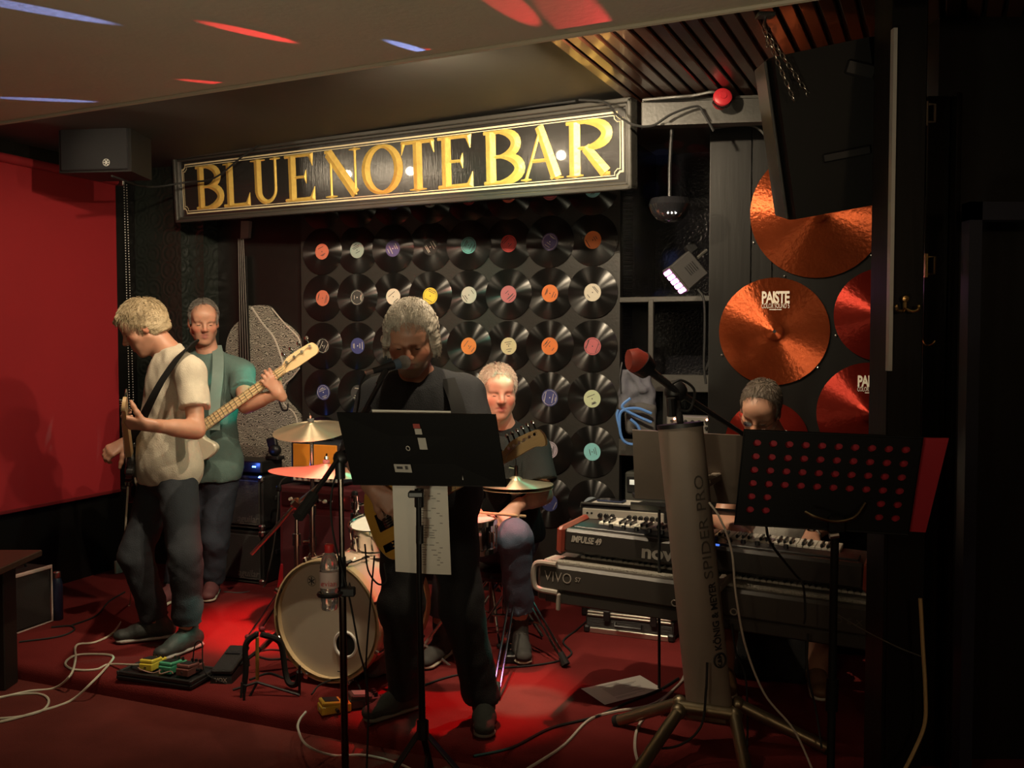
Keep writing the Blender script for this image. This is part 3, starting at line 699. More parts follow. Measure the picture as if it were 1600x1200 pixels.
            b0 = len(SV); rw = rg.uniform(.0008, .0017)
            for k, q in enumerate(pts):
                o1 = nn(np.cross(d0, (.3, .8, .2)))
                w1 = rw*(1-.6*k/(seg-1))
                for a in (0, 2.09, 4.19): SV.append(P(*(q+w1*(math.cos(a)*o1+math.sin(a)*d0))))
            for k in range(seg-1):
                for a in range(3): SF_.append((b0+3*k+a, b0+3*k+(a+1) % 3, b0+3*k+3+(a+1) % 3, b0+3*k+3+a))
        sb_ = MB(t); sb_.v = [V(q) for q in SV]; sb_.f = SF_; so_ = sb_.build('strands', hr['smat'], ho_, 0); so_['kind'] = 'stuff'; so_.data.polygons.foreach_set('use_smooth', np.ones(len(SF_), bool))
    # ---- shirt
    if shirt:
        S = SDF(); hp = pv+up*hem; e = .016
        cut = [(hp, -up), (nb+up*.022+fw*.02, nn(up*.9+fw*.42))]
        torso(S, e, .05, cut); slv = sleeve
        S.ell(mid(.10), np.array((.172*bulk, .128*max(bulk, belly), .17))+e, PB, .05, cut=cut)
        for s in 'LR':
            f = (sleeveR if (s == 'R' and sleeveR) else sleeve); d = nn(J['e'+s]-J['s'+s]); end = J['s'+s]+(J['e'+s]-J['s'+s])*min(f, 1)
            r1 = .078 if f < .95 else .06
            S.cone(J['s'+s], end+d*.04, .068*bulk, r1*bulk, .03, cut=[(end, d)] if f <= 1 else None)
            if f > 1: d2 = nn(J['w'+s]-J['e'+s]); e2 = J['e'+s]+(J['w'+s]-J['e'+s])*(f-1); S.cone(J['e'+s], e2+d2*.03, .058, .047, .02, cut=[(e2, d2)])
        org('shirt', S, .0075, shirt, t, lambda Pt: shirtfold*(npnoise(Pt*np.array((1, 1, .55)), 13, 11, 3)-.1))
    if pants:
        S = SDF(); S.ell(mid(.05), np.array((.174*bulk, .13*max(bulk, belly*.95), .15)), PB, .05, cut=[(pv+up*.10, up)]); legs(S, .010, .017, .027, .045, pantcut)
        kn = np.array((J['kL'], J['kR'])); an = np.array((J['aL'], J['aR']))
        def fold(Pt):
            w = np.min(np.linalg.norm(Pt[:, None]-kn[None], axis=2), 1); w2 = np.min(np.linalg.norm(Pt[:, None]-an[None], axis=2), 1)
            a = .004+.006*np.exp(-(w/.12)**2)+.010*np.exp(-(w2/.13)**2)
            return a*(npnoise(Pt*np.array((.7, .7, 1.3)), 17, 21, 3))
        org('trousers', S, .008, pants, t, fold)
    if shoes:
        for s, toe in (('L', toeL), ('R', toeR)):
            if toe is None: continue
            d = np.array(toe, float); d[2] = 0; d = nn(d); g = J['a'+s].copy(); g[2] = base[2]; lat = np.cross([0, 0, 1], d); up_ = np.array([0, 0, 1.])
            heel = g-d*.055; S = SDF()
            S.cone(heel+up_*.052, heel+d*.14+up_*.052, .036, .040, .02, flat=(up_, 1.1)); S.cone(heel+d*.13+up_*.045, heel+d*.225+up_*.040, .043, .041, .03, flat=(up_, .72))
            S.cone(heel+d*.05+up_*.06, J['a'+s]+up_*.02-d*.005, .042, .047, .03)
            S.cone(heel+d*.08+up_*.085, heel+d*.17+up_*.055, .03, .03, .02)
            o = org('shoe', S, .0065, shoes, t, lambda Pt: .0015*npnoise(Pt, 40, 2))
            S = SDF(); S.cone(heel+up_*.016, heel+d*.215+up_*.016, .040, .045, .01, flat=(up_, .34)); org('sole', S, .0075, sole or creamp, o)
            b = MB(t)
            for q in range(4):
                c = V(heel+d*(.105+.022*q)+up_*(.112-.0135*q)); b.tube([c+V(lat)*.022-V((0, 0, .006)), c+V((0, 0, .001)), c-V(lat)*.022-V((0, 0, .006))], .0025, 5)
            b.build('laces', mat('shoe lace', (.09, .08, .075), .8), o)['kind'] = 'stuff'
    return t, P
def w_(px, py, Y): return np.array(W(px, py, Y))
def joints(d): return {k: w_(*v) for k, v in d.items()}
cloth = lambda name, c, **k: mat(name, c, .9, var=.14, scale=40, bump=.35, bscale=220, **k)
denim = cloth('dark denim', (.020, .024, .031)); jeans = cloth('black jeans', (.0165, .0165, .018)); bluej = cloth('washed blue jeans', (.075, .105, .16))
greyj = cloth('faded grey jeans', (.045, .048, .05))
# ---- guitarist in profile beside the red blind
J = joints(dict(head=(224, 512, 5.0), neck=(268, 556, 5.0), sL=(300, 582, 4.83), sR=(256, 584, 5.17), eL=(306, 672, 4.74), wL=(232, 664, 4.56), eR=(236, 690, 5.28), wR=(196, 692, 5.14),
                pelvis=(264, 742, 5.0), hL=(278, 762, 4.92), hR=(246, 762, 5.07), kL=(290, 876, 4.80), aL=(294, 982, 4.84), kR=(212, 868, 4.98), aR=(246, 974, 5.02)))
gtr_person = person('man in beige t-shirt and dark jeans playing guitar in profile beside the red blind', G(255, 1000), J, (-.82, -.26, -.50), (-.35, 0, 1), skin=(.46, .23, .15), hs=1.06,
    hands=[dict(w=J['wL'], d=(-1, -.12, .12), pn=(.05, .75, .65), sgn=-1, curl=(48, 62, 50), thumb=(.55, .25)), dict(w=J['wR'], d=(-.55, -.55, -.35), pn=(-.1, .8, -.55), sgn=1, curl=(40, 55, 40), thumb=(.4, .2))],
    shirt=cloth('beige t-shirt', (.50, .44, .35)), sleeve=.62, hem=-.03, shirtfold=.010, pants=denim, shoes=mat('dark green grey trainers', (.03, .036, .034), .6, bump=.2), sole=mat('pale grey sole', (.38, .36, .33), .6), toeL=(-.45, -.9, 0), toeR=(-.93, -.36, 0),
    hair=dict(col=(.40, .31, .19), thick=.013, low=-.035, front=.056, line=.06, rough=.009, spike=.22, tufts=[((-.03, .07, .092), (-.02, .094, .074), .018, .010), ((.03, .07, .092), (.03, .094, .072), .018, .010), ((0, .05, .105), (0, .094, .084), .02, .012)]), brow=(.30, .2, .12))
# ---- bass player behind him
J = joints(dict(head=(318, 502, 5.80), neck=(326, 556, 5.86), sL=(377, 582, 5.82), sR=(276, 584, 5.92), eL=(384, 634, 5.60), wL=(436, 614, 5.50), eR=(256, 672, 5.85), wR=(292, 712, 5.62),
                pelvis=(330, 742, 5.90), hL=(346, 758, 5.9), hR=(308, 758, 5.92), kL=(336, 842, 5.84), aL=(332, 912, 5.92), kR=(290, 842, 5.88), aR=(272, 922, 5.80)))
bass_person = person('man in green-lit t-shirt playing bass behind the man in beige', G(320, 935), J, (.36, -.90, -.24), skin=(.48, .25, .17), hs=1.02,
    hands=[dict(w=J['wL'], d=(-.52, -.30, .80), pn=(-.35, .90, .10), sgn=-1, curl=((22, 40, 30), (25, 45, 35), (30, 45, 35), (35, 45, 35)), thumb=(.9, .1), spread=.8), dict(w=J['wR'], d=(.4, -.2, -.8), pn=(-.2, 1, 0), sgn=-1, curl=(25, 35, 25))],
    shirt=cloth('green lit t-shirt', (.10, .16, .145)), sleeve=.55, hem=-.01, pants=cloth('navy jeans', (.022, .027, .042)), shoes=mat('maroon trainers', (.14, .045, .05), .7, bump=.2), toeL=(.15, -1, 0), toeR=(-.15, -1, 0),  # green stage light is put into the shirt colour
    hair=dict(col=(.15, .135, .12), thick=.003, low=-.03, front=.024, line=.078, slope=.35, spike=.25, step=.005, rough=.0015, freq=40), brow=(.12, .08, .06))
# ---- singer at the front
J = joints(dict(head=(642, 528, 3.80), neck=(652, 594, 3.92), sR=(590, 622, 3.97), sL=(726, 615, 3.95), eR=(556, 716, 3.86), wR=(584, 764, 3.57), eL=(760, 716, 3.80), wL=(738, 738, 3.46),
                pelvis=(668, 788, 3.97), hR=(634, 808, 3.96), hL=(706, 808, 3.96), kR=(627, 946, 3.88), aR=(634, 1084, 4.03), kL=(722, 950, 3.86), aL=(756, 1098, 3.93)))
sing_person = person('singer in black t-shirt with long silver hair behind the front music stand', G(670, 1130), J, (-.02, -.90, -.42), skin=(.40, .20, .13), hs=1.08, bulk=1.16, belly=1.25, jaw=1.08, mouth=1,
    hands=[dict(w=J['wR'], d=(.78, -.18, -.60), pn=(.0, 1, .0), sgn=-1, curl=(32, 45, 35), thumb=(.5, .25)), dict(w=J['wL'], d=(-.5, -.45, .4), pn=(-.3, .5, .8), sgn=1, curl=(45, 60, 45))],
    shirt=cloth('black t-shirt', (.014, .0155, .019)), sleeve=1.0, hem=-.06, pants=jeans, shoes=mat('dark olive suede boots', (.035, .040, .034), .85, bump=.3), sole=mat('tan grey sole', (.20, .19, .16), .7), toeL=(.04, -1, 0), toeR=(-.74, -.67, 0),
    beard=((.33, .28, .23), .7), hair=dict(col=(.40, .36, .30), thick=.015, low=-.055, front=.030, line=.082, slope=.42, rough=.006, long=1, freq=22), brow=(.22, .19, .16), legr=1.06, pantcut=.96)
# ---- drummer
J = joints(dict(head=(778, 612, 4.98), neck=(788, 674, 5.07), sL=(836, 700, 5.06), sR=(742, 700, 5.10), eL=(850, 774, 4.96), wL=(806, 792, 4.74), eR=(716, 775, 4.95), wR=(742, 800, 4.72),
                pelvis=(788, 842, 5.16), hL=(806, 852, 5.12), hR=(768, 852, 5.12), kL=(804, 838, 4.66), aL=(812, 962, 4.80), kR=(712, 842, 4.66), aR=(690, 968, 4.72)))
drum_person = person('drummer in black t-shirt and blue jeans seated between the hi-hat and the record wall', G(790, 985), J, (.20, -.96, -.14), skin=(.54, .30, .215), hs=1.06, bulk=1.1, belly=1.25, jaw=1.2,
    hands=[dict(w=J['wL'], d=(-.62, -.45, -.55), pn=(-.35, .3, -.85), sgn=1, curl=(40, 60, 45), thumb=(.5, .25)), dict(w=J['wR'], d=(.5, -.6, -.4), pn=(0, .2, -1), sgn=-1, curl=(50, 65, 50))],
    shirt=cloth('black tee', (.013, .013, .013)), sleeve=.72, hem=.02, pants=bluej, shoes=mat('dark grey canvas shoes', (.045, .043, .04), .8), toeL=(.1, -1, 0), toeR=(-.35, -.9, 0),
    hair=dict(col=(.52, .44, .36), thick=.004, low=-.02, front=.050, line=.070, slope=.42, spike=.38, step=.0075, rough=.006, freq=30), brow=(.26, .19, .13))
# ---- keyboard player, bent over the keys
J = joints(dict(head=(1188, 640, 4.24), neck=(1212, 692, 4.43), sR=(1158, 724, 4.46), sL=(1272, 722, 4.46), eR=(1128, 812, 4.34), wR=(1164, 838, 4.14), eL=(1306, 806, 4.32), wL=(1268, 838, 4.12),
                pelvis=(1214, 884, 4.60), hR=(1190, 892, 4.58), hL=(1238, 892, 4.58), kR=(1136, 925, 4.24), aR=(1130, 1058, 4.34), kL=(1290, 925, 4.22), aL=(1276, 1060, 4.32)))
key_person = person('keyboard player in pale t-shirt and glasses bent over the keys', G(1210, 1060), J, (-.40, -.72, -.60), (-.05, -.5, 1), skin=(.40, .21, .14), hs=1.0, bulk=1.12, belly=1.2,
    hands=[dict(w=J['wR'], d=(.1, -.9, -.25), pn=(0, -.2, -1), sgn=1, curl=(18, 30, 20)), dict(w=J['wL'], d=(-.25, -.9, -.25), pn=(0, -.2, -1), sgn=-1, curl=(18, 30, 20))],
    shirt=cloth('pale grey t-shirt', (.52, .50, .46)), sleeve=.6, hem=.0, pants=cloth('black shorts', (.015, .015, .015)), pantcut=.16, shoes=mat('brown leather shoes', (.16, .085, .04), .5), toeL=(-.2, -1, 0), toeR=(-.1, -1, 0),
    hair=dict(col=(.11, .085, .065), thick=.004, low=-.03, front=.034, line=.080, slope=.4, spike=.25, step=.005, rough=.0015, freq=40), brow=(.1, .075, .055))
# his glasses and watch
gl = thing('eyeglasses', 'thin metal glasses worn by the keyboard player', 'glasses', V(key_person[1](0, .10, 0))); Pk = key_person[1]; wire = mat('dark metal wire', (.25, .2, .16), .3, 1)
for s in (-1, 1):
    fr = MB(gl).tube([V(Pk(s*.032+.019*math.cos(R(a)), .1-.004*abs(math.cos(R(a))), -.006+.014*math.sin(R(a)))) for a in range(0, 360, 30)], .0012, 5, True).build('rim', wire, gl)
    MB(gl).add([V(Pk(s*.032+.018*math.cos(R(a)), .0985, -.006+.013*math.sin(R(a)))) for a in range(0, 360, 30)], [tuple(range(12))]).build('lens', mat('spectacle glass', (.9, .9, .9), .02, trans=1), fr)
    MB(gl).tube([V(Pk(s*.051, .096, -.002)), V(Pk(s*.076, .06, .002)), V(Pk(s*.082, -.005, .004)), V(Pk(s*.078, -.02, -.015))], .0013, 5).build('temple_arm', wire, gl)
MB(gl).tube([V(Pk(-.013, .1, -.003)), V(Pk(0, .106, .0)), V(Pk(.013, .1, -.003))], .0012, 5).build('bridge', wire, gl)
wt = thing('wristwatch', 'metal wristwatch on the keyboard player', 'watch', V(J['wL'])); dd = V(nn(J['wL']-J['eL'])); c0 = V(J['wL'])-dd*.01; x = dd.orthogonal().normalized(); y = dd.cross(x)
MB(wt).tube([c0+(x*math.cos(R(a))+y*math.sin(R(a)))*.034 for a in range(0, 360, 24)], .006, 6, True).build('strap', steel, wt)
MB(wt).cyl(c0+V((-.01, -.012, .028)), c0+V((-.012, -.014, .040)), .017, .015, 14).build('case', chrome, wt)
# ================================================================ things on and around the stage
RS = Matrix.Rotation(-A, 3, 'Z')
def on_stage(name, label, cat, px, py, group=None, rz=-A, z=ST): return thing(name, label, cat, G(px, py, z), rz, group)
def quad_panel(b, c, th, nrm=None):                     # a thin board from four world corners
    c = [V(p) for p in c]; n = nrm or (c[1]-c[0]).cross(c[3]-c[0]).normalized(); vs = c+[p+n*th for p in c]
    return b.add(vs, [(0, 1, 2, 3), (7, 6, 5, 4), (0, 4, 5, 1), (1, 5, 6, 2), (2, 6, 7, 3), (3, 7, 4, 0)])
def ribbon(b, pts, wv, th=.003):
    n = len(pts); vs = []
    for i, p in enumerate(pts):
        p = V(p); w = V(wv[i] if isinstance(wv, list) else wv); t = (V(pts[min(n-1, i+1)])-V(pts[max(0, i-1)])).normalized(); nn_ = t.cross(w).normalized()*th
        vs += [p-w-nn_, p+w-nn_, p+w+nn_, p-w+nn_]
    fs = [(0, 1, 2, 3), tuple(4*n-4+k for k in (3, 2, 1, 0))]
    for i in range(n-1):
        for k in range(4): fs.append((i*4+k, i*4+(k+1) % 4, i*4+4+(k+1) % 4, i*4+4+k))
    return b.add(vs, fs)
# ---- red roller blind on the left
zt, zb = W(183, 283, 6.62).z, W(183, 766, 6.62).z
bl = thing('roller_blind', 'large red roller blind pulled down over the window', 'blind', P1+Z*zb, LA)
w = 2.2
MB().box((-w/2, -.004, (zt-zb)/2), (w, .004, zt-zb)).build('fabric', mat('red blind fabric', (.34, .012, .018), .75, var=.06, scale=3, bump=.08, bscale=500), bl)
MB().cyl((-w, -.01, zt-zb), (0, -.01, zt-zb), .028, n=14).build('roller', mat('red roller', (.30, .012, .018), .7), bl)
MB().box((-w/2, -.008, .0), (w, .014, .022), None, .004).build('bottom_bar', mat('dark red bar', (.16, .01, .012), .5), bl)
b = MB()
for x, y in ((.03, -.05), (.055, -.05)):
    pts = [(x+.03*(k/80)*(1 if x > .04 else .6), y, zt-zb-.02-k*.0175) for k in range(88)]
    for p in pts: b.ball(p, .0045, 4)
o = b.build('pull_chain', mat('pale bead chain', (.6, .58, .52), .4), bl); o['kind'] = 'stuff'
MB().box((.02, -.03, zt-zb), (.02, .06, .06), None, .004).build('bracket', steel, bl)
# ---- wall socket below it
q = W(186, 888, 6.5); so = thing('wall_socket', 'small cream wall socket low on the wall behind the guitarist', 'socket', V((q.x, q.y, q.z)), LA)
MB().box((0, 0, 0), (.07, .02, .11), None, .004).build('plate', creamp, so); MB().box((0, -.012, -.01), (.03, .008, .04), None, .002).build('plug', creamp, so)
# ---- PA loudspeaker under the ceiling, left
p = W(160, 232, 5.55); lsp = thing('loudspeaker', 'black loudspeaker hung above the red blind', 'speaker', V((p.x, p.y, p.z-.13)), R(-8))
m4 = Matrix.Identity(4)
b = MB(); b.prism([(-.26, 0), (.17, 0), (.13, .3), (-.2, .3)], .30); b.build('cabinet', tolex, lsp)
MB().box((-.045, -.008, .14), (.40, .012, .26), None, .006).build('grille', mat('black speaker grille', (.009, .009, .012), .6, bump=.5, bscale=700), lsp)
lg = MB().lathe([(.0175, 0), (.020, 0), (.020, .003), (.0175, .003)], 24, frame((.03, -.014, .05), (1, 0, 0), (0, 0, 1), (0, -1, 0)), False).build('emblem', white, lsp)
for k in range(3):
    a = R(90+60*k); MB().box((.03, -.0155, .05), (.004, .002, .032), Matrix.Rotation(a, 3, 'Y')).build('emblem_bar', white, lg)
# ---- cables over the sign
cable('sign_cable', 'thin black cable looped across the left end of the bar sign', [W(175, 275, 5.5), W(230, 292, 6.1), W(290, 285, 6.3), W(335, 278, 6.2), W(385, 240, 6.05), W(430, 215, 5.95), W(520, 206, 5.75), W(700, 183, 5.33), W(900, 158, 4.86)], .006, rubber)
cable('beam_cable', 'black cable sagging from the sign end to the steel beam', [W(905, 156, 4.82), W(945, 160, 4.7), W(965, 180, 4.62), W(990, 195, 4.6), W(1020, 196, 4.6), W(1050, 178, 4.6), W(1088, 166, 4.6), W(1100, 178, 4.6), W(1115, 205, 4.6)], .006, rubber)
cable('beam_cable', 'grey conduit clipped along the top of the steel beam', [W(1005, 156, 4.66), W(1050, 152, 4.6), W(1085, 149, 4.58), W(1110, 144, 4.55), W(1125, 146, 4.55)], .007, grey)
cable('wall_cable', 'black cable curving down over the boarded wall beside the loudspeaker', [W(1115, 200, 4.7), W(1150, 196, 4.7), W(1180, 198, 4.7), W(1200, 220, 4.7), W(1210, 260, 4.7)], .006, grey)
# ---- red alarm sounder
p = W(1129, 152, 4.52); al = thing('alarm_sounder', 'round red fire alarm sounder on the steel beam', 'alarm', p, rot=frame((0, 0, 0), (1, 0, 0), (0, .25, .97), (0, -.97, .25)).to_3x3())
b = MB().lathe([(.036, -.05), (.040, -.02), (.043, 0), (.041, .008), (.032, .014), (.016, .015), (.015, .019), (.006, .019)], 28); b.build('housing', redpl, al)
for k in range(14):
    a = R(200+k*10); MB().box((.043*math.cos(a), .043*math.sin(a), -.012), (.006, .004, .022), Matrix.Rotation(a, 3, 'Z')).build('slot', plastic, al)
# ---- LED effect light at the alcove
p = W(1072, 425, 4.98); led = thing('led_light', 'grey box stage light with two rows of glowing pink LEDs', 'stage light', p, rot=Matrix.Rotation(R(-40), 3, 'Y') @ Matrix.Rotation(R(12), 3, 'Z'))
MB().box((0, 0, 0), (.135, .10, .15), None, .006).build('housing', mat('dark grey housing', (.05, .048, .048), .4), led)
MB().box((-.072, -.005, 0), (.012, .105, .16), None, .004).build('front_frame', grey, led)
lm = mat('pink led', (.9, .4, .8), .3, emit=(1, .32, .85), es=14)
for r_ in range(2):
    for k in range(5): MB().box((-.081, -.028+.046*r_, -.056+.028*k), (.008, .036, .022), None, .004).build('led', lm, led)
b = MB()
for k in range(5): b.box((-.01+.012*k, -.052, 0), (.004, .002, .05))
b.build('vent_slot', plastic, led)['kind'] = 'stuff'
MB().tube([(.07, -.06, .02), (.13, -.06, .02), (.15, 0, .02), (.13, .06, .02), (.07, .06, .02)], .008, 6).build('yoke', grey, led)
MB().box((.10, 0, .075), (.05, .05, .05), None, .006).build('clamp', plastic, led)
ll = lamp('led_beam', 'SPOT', W(1050, 405, 4.86), W(520, 830, 4.8), 16, (.04, 1, .68), .03, 66, .7)
lamp('led_beam', 'SPOT', W(1049, 402, 4.85), W(772, 1050, 3.92), 70, (.03, 1, .66), .02, 15, .7)
lamp('led_beam', 'SPOT', W(1049, 402, 4.85), W(300, 930, 4.85), 170, (.03, 1, .66), .02, 8, .7)
lamp('led_beam', 'SPOT', W(1049, 402, 4.85), W(385, 610, 5.75), 260, (.03, 1, .66), .02, 7.5, .6)
cable('led_cable', 'black cable hanging from the stage light down the alcove edge', [W(1090, 452, 4.95), W(1100, 470, 4.93), W(1101, 520, 4.93), W(1100, 570, 4.93), W(1103, 600, 4.93)], .006, rubber)
# ---- hanging loudspeaker on chains, right
p = W(1311, 197, 3.62); hs_ = thing('loudspeaker', 'large black loudspeaker hung on chains in front of the copper cymbals', 'speaker', p, rot=Matrix.Rotation(R(-11), 3, 'Y') @ Matrix.Rotation(R(8), 3, 'X') @ Matrix.Rotation(R(-9), 3, 'Z'))
b = MB(); b.prism([(-.235, -.14), (-.215, -.17), (.10, -.17), (.24, .02), (.24, .16), (-.235, .16)], .56, Matrix.Translation((0, 0, -.29))); b.build('cabinet', mat('black speaker shell', (.008, .0078, .0075), .45, spec=.25, bump=.1, bscale=500), hs_)
MB().box((-.243, 0, -.01), (.010, .30, .55), None, .004).build('grille', mat('bright grille edge', (.10, .10, .095), .35), hs_)  # bright line of the edge is put into the grille colour
MB().box((-.02, -.178, -.10), (.16, .012, .03), None, .004).build('handle', plastic, hs_)
MB().box((.06, -.172, .17), (.10, .02, .05), Matrix.Rotation(R(25), 3, 'Y'), .006).build('bracket', plastic, hs_)
for k, (x, z, c) in enumerate(((.20, .06, (.5, 1, .4)), (.203, .045, (.5, 1, .4)), (.215, -.01, (1, .7, .2)))): MB().ball((x, -.085, z), .004, 6).build('indicator_led', mat('led dot %d' % k, c, .4, emit=c, es=6), hs_)
def chain(label, a, b_, n):
    a, b_ = V(a), V(b_); t = thing('chain', label, 'chain', a, group='chains of the hanging loudspeaker'); d = (b_-a)/n; L = d.length; me = None
    for i in range(n):
        c = a+d*(i+.5)-a; x = d.normalized(); y = V((0, 1, 0)).cross(x).normalized(); z = x.cross(y)
        if i % 2: y, z = z, -y
        M3 = frame(c, x, y, z)
        if me is None:
            pts = [(L*.62*math.cos(q)*(1 if abs(math.cos(q)) > .5 else 1), L*.30*math.sin(q), 0) for q in [k*math.pi/6 for k in range(12)]]
            o = MB().tube(pts, L*.085, 5, True).build('link', mat('chain steel', (.45, .40, .33), .35, 1), t); me = o.data
        else: o = bpy.data.objects.new('link', me); col.objects.link(o); o.parent = t
        o.matrix_local = M3
chain('steel chain from ceiling hook to front bracket of the hanging loudspeaker', W(1193, 45, 3.35), W(1241, 158, 3.42), 14)
chain('steel chain from ceiling hook to rear of the hanging loudspeaker', W(1199, 52, 3.35), W(1266, 152, 3.46), 13)
chain('short loose chain end on the ceiling hook', W(1196, 48, 3.34), W(1199, 73, 3.34), 3)
ho = thing('ceiling_hook', 'steel hook under the slatted ceiling holding the chains', 'hook', W(1196, 26, 3.36)); MB(ho).tube([W(1196, 24, 3.36), W(1194, 40, 3.36), W(1198, 50, 3.36), W(1203, 44, 3.36)], .005, 6).build('hook', steel, ho); MB(ho).box(W(1196, 24, 3.36), (.06, .05, .012), None, .003).build('plate', grey, ho)
# ---- alcove shelves
al0 = RW+U*(xr); sh = thing('shelf_unit', 'black painted shelves with grey edges inside the alcove', 'shelf', V((al0.x, al0.y, ST)), -A)
wA = RX(1107)-xr+.30
def az(py, y=0): return PL(1010, py, RW+N*y, N).z-ST
for k, py in enumerate((468, 598, 700)):
    z = az(py); hgt = .03 if k == 0 else .095
    MB().box((wA/2, .36, z), (wA, .7, .03)).build('shelf', black, sh); MB().box((wA/2, .0, z), (wA, .025, hgt), None, .003).build('edge_strip', grey, sh)
MB().box((.185, .0, (az(468)+az(598))/2), (.03, .03, az(468)-az(598)), None, .003).build('upright', grey, sh)
MB().box((.27, .0, az(598)/2), (.025, .03, az(598)), None, .003).build('upright', grey, sh)
for k in range(5): MB().box((.42+k*.05, .45-.0*k, az(560)), (.012, .01, .16), Matrix.Rotation(R(20), 3, 'Y')).build('vent_slat', plastic, sh)
# ---- mixer on the shelf
p = W(1078, 668, 5.15); mx_ = thing('audio_mixer', 'small silver audio mixer with lit buttons on the alcove shelf', 'mixer', V((p.x, p.y, p.z-.06)), -A)
MB().box((0, .03, .06), (.24, .10, .12), None, .006).build('body', mat('silver grey panel', (.25, .24, .22), .4, .5), mx_)
for r_ in range(3):
    for k in range(6): MB().cyl((-.09+.036*k, -.02, .03+.032*r_), (-.09+.036*k, -.034, .03+.032*r_), .009, .007, 8).build('knob', plastic, mx_)
for k, x in enumerate((-.075, .095)): MB().ball((x, -.028, .105), .006, 6).build('indicator_led', mat('amber led', (1, .5, .3), .4, emit=(1, .45, .25), es=10), mx_)
# ---- jacket and bag hanging at the alcove
p = W(992, 600, 5.42); jk = thing('jacket', 'grey jacket bunched on a hook at the edge of the alcove', 'jacket', p)
S = SDF(); jl = lambda x, y, z: np.array(p)+np.array((x, y, z))
S.ell(jl(0, 0, -.04), (.075, .055, .11), k=.03); S.cone(jl(-.06, -.02, .05), jl(-.05, -.02, -.12), .028, .035, .02); S.cone(jl(.06, -.03, .05), jl(.07, -.03, -.11), .03, .04, .02); S.cone(jl(-.03, -.04, .06), jl(.04, -.05, -.02), .03, .025, .015)
org('cloth', S, .007, cloth('slate grey jacket', (.12, .125, .15)), jk, lambda Pt: .012*npnoise(Pt, 22, 9))
MB(jk).tube([p+V(q) for q in ((-.075, -.04, .12), (-.09, -.05, .03), (-.08, -.05, -.05))], .006, 6).build('strap', plastic, jk)
p = W(995, 655, 5.38); bg = thing('shoulder_bag', 'grey bag with bright blue piping hanging below the jacket', 'bag', p)
S = SDF(); S.box(np.array(p)+np.array((.02, 0, .0)), (.085, .05, .085), np.eye(3), .03); org('pouch', S, .008, cloth('grey bag cloth', (.09, .088, .085)), bg, lambda Pt: .008*npnoise(Pt, 18, 4))
blue = mat('blue piping', (.10, .25, .62), .5)
for pts in ([(1018, 646), (995, 638), (972, 642), (968, 660), (972, 685), (985, 694), (1000, 688), (998, 668), (985, 655)], [(966, 640), (964, 650), (968, 668)], [(985, 622), (972, 636), (995, 650), (1018, 660)]):
    MB(bg).tube(spline([W(x, y, 5.29) for x, y in pts], 5), .008, 6).build('piping', blue, bg)
# ---- front music stand with lyric sheets
ms = thing('music_stand', 'black folding music stand with solid desk in front of the singer', 'music stand', G(662, 1290, FZ))
TL, TR, BR, BL = W(526, 645, 3.22), W(774, 648, 3.04), W(791, 761, 3.14), W(552, 758, 3.30)
nrm = (TR-TL).cross(BL-TL).normalized(); nrm = nrm if nrm.y > 0 else -nrm
ds = quad_panel(MB(ms), [TL, TR, BR, BL], .006, nrm).build('desk', mat('black stand desk', (.004, .004, .004), .65, spec=.25), ms, 0)
lip = quad_panel(MB(ms), [BL, BR, BR+nrm*.05, BL+nrm*.05], .004).build('ledge', plastic, ms, 0)
def on_desk(x, y): return TL+(TR-TL)*x+(BL-TL)*y-nrm*.002
def sticker(x0, y0, x1, y1, m, nm='sticker'): return quad_panel(MB(ms), [on_desk(x0, y0), on_desk(x1, y0), on_desk(x1, y1), on_desk(x0, y1)], .001).build(nm, m, ds, 0)
stc = mat('sticker paper', (.42, .40, .36), .6); sticker(.305, .68, .415, .79, stc); sticker(.32, .71, .36, .745, ink, 'print'); sticker(.375, .70, .395, .75, ink, 'print')
sticker(.482, .13, .525, .19, mat('red sticker', (.30, .05, .04), .6)); sticker(.487, .195, .53, .27, stc); sticker(.495, .315, .545, .47, stc)
MB(ms).tube([on_desk(.42+.012*math.cos(q), .46+.028*math.sin(q)) for q in [k*.5236 for k in range(12)]], .0018, 4, True).build('emblem', stc, ds)
py = [(654, 770, 3.24), (655, 900, 3.25), (658, 1050, 3.27), (660, 1145, 3.28)]
MB(ms).tube([W(*q) for q in py], [.009, .009, .012, .012], 10).build('pole', mat('black metal', (.010, .010, .010), .4, .3), ms)
for yy, r_ in ((778, .016), (835, .013), (1140, .020)): c = W(655+(yy-770)*.015, yy, 3.25); MB(ms).cyl(c-Z*.03, c+Z*.03, r_, n=10).build('clamp', plastic, ms)
MB(ms).box(W(650, 772, 3.23), (.05, .04, .02), None, .004).build('tilt_knob', plastic, ms)
hub = W(659, 1138, 3.28); ft = G(662, 1290, FZ)
for a in (225, 335, 90):
    e = V((ft.x+.36*math.cos(R(a)), ft.y+.36*math.sin(R(a)), FZ+.012)); lg = MB(ms).box((hub+e)/2, ((hub-e).length, .022, .008), (e-hub).to_track_quat('X', 'Z').to_matrix(), .002).build('leg', plastic, ms)
    MB(ms).cyl(hub.lerp(e, .5), hub-Z*.26, .006, n=6).build('brace', plastic, lg); MB(ms).ball(e, (.016, .016, .012), 8).build('rubber_foot', rubber, lg)
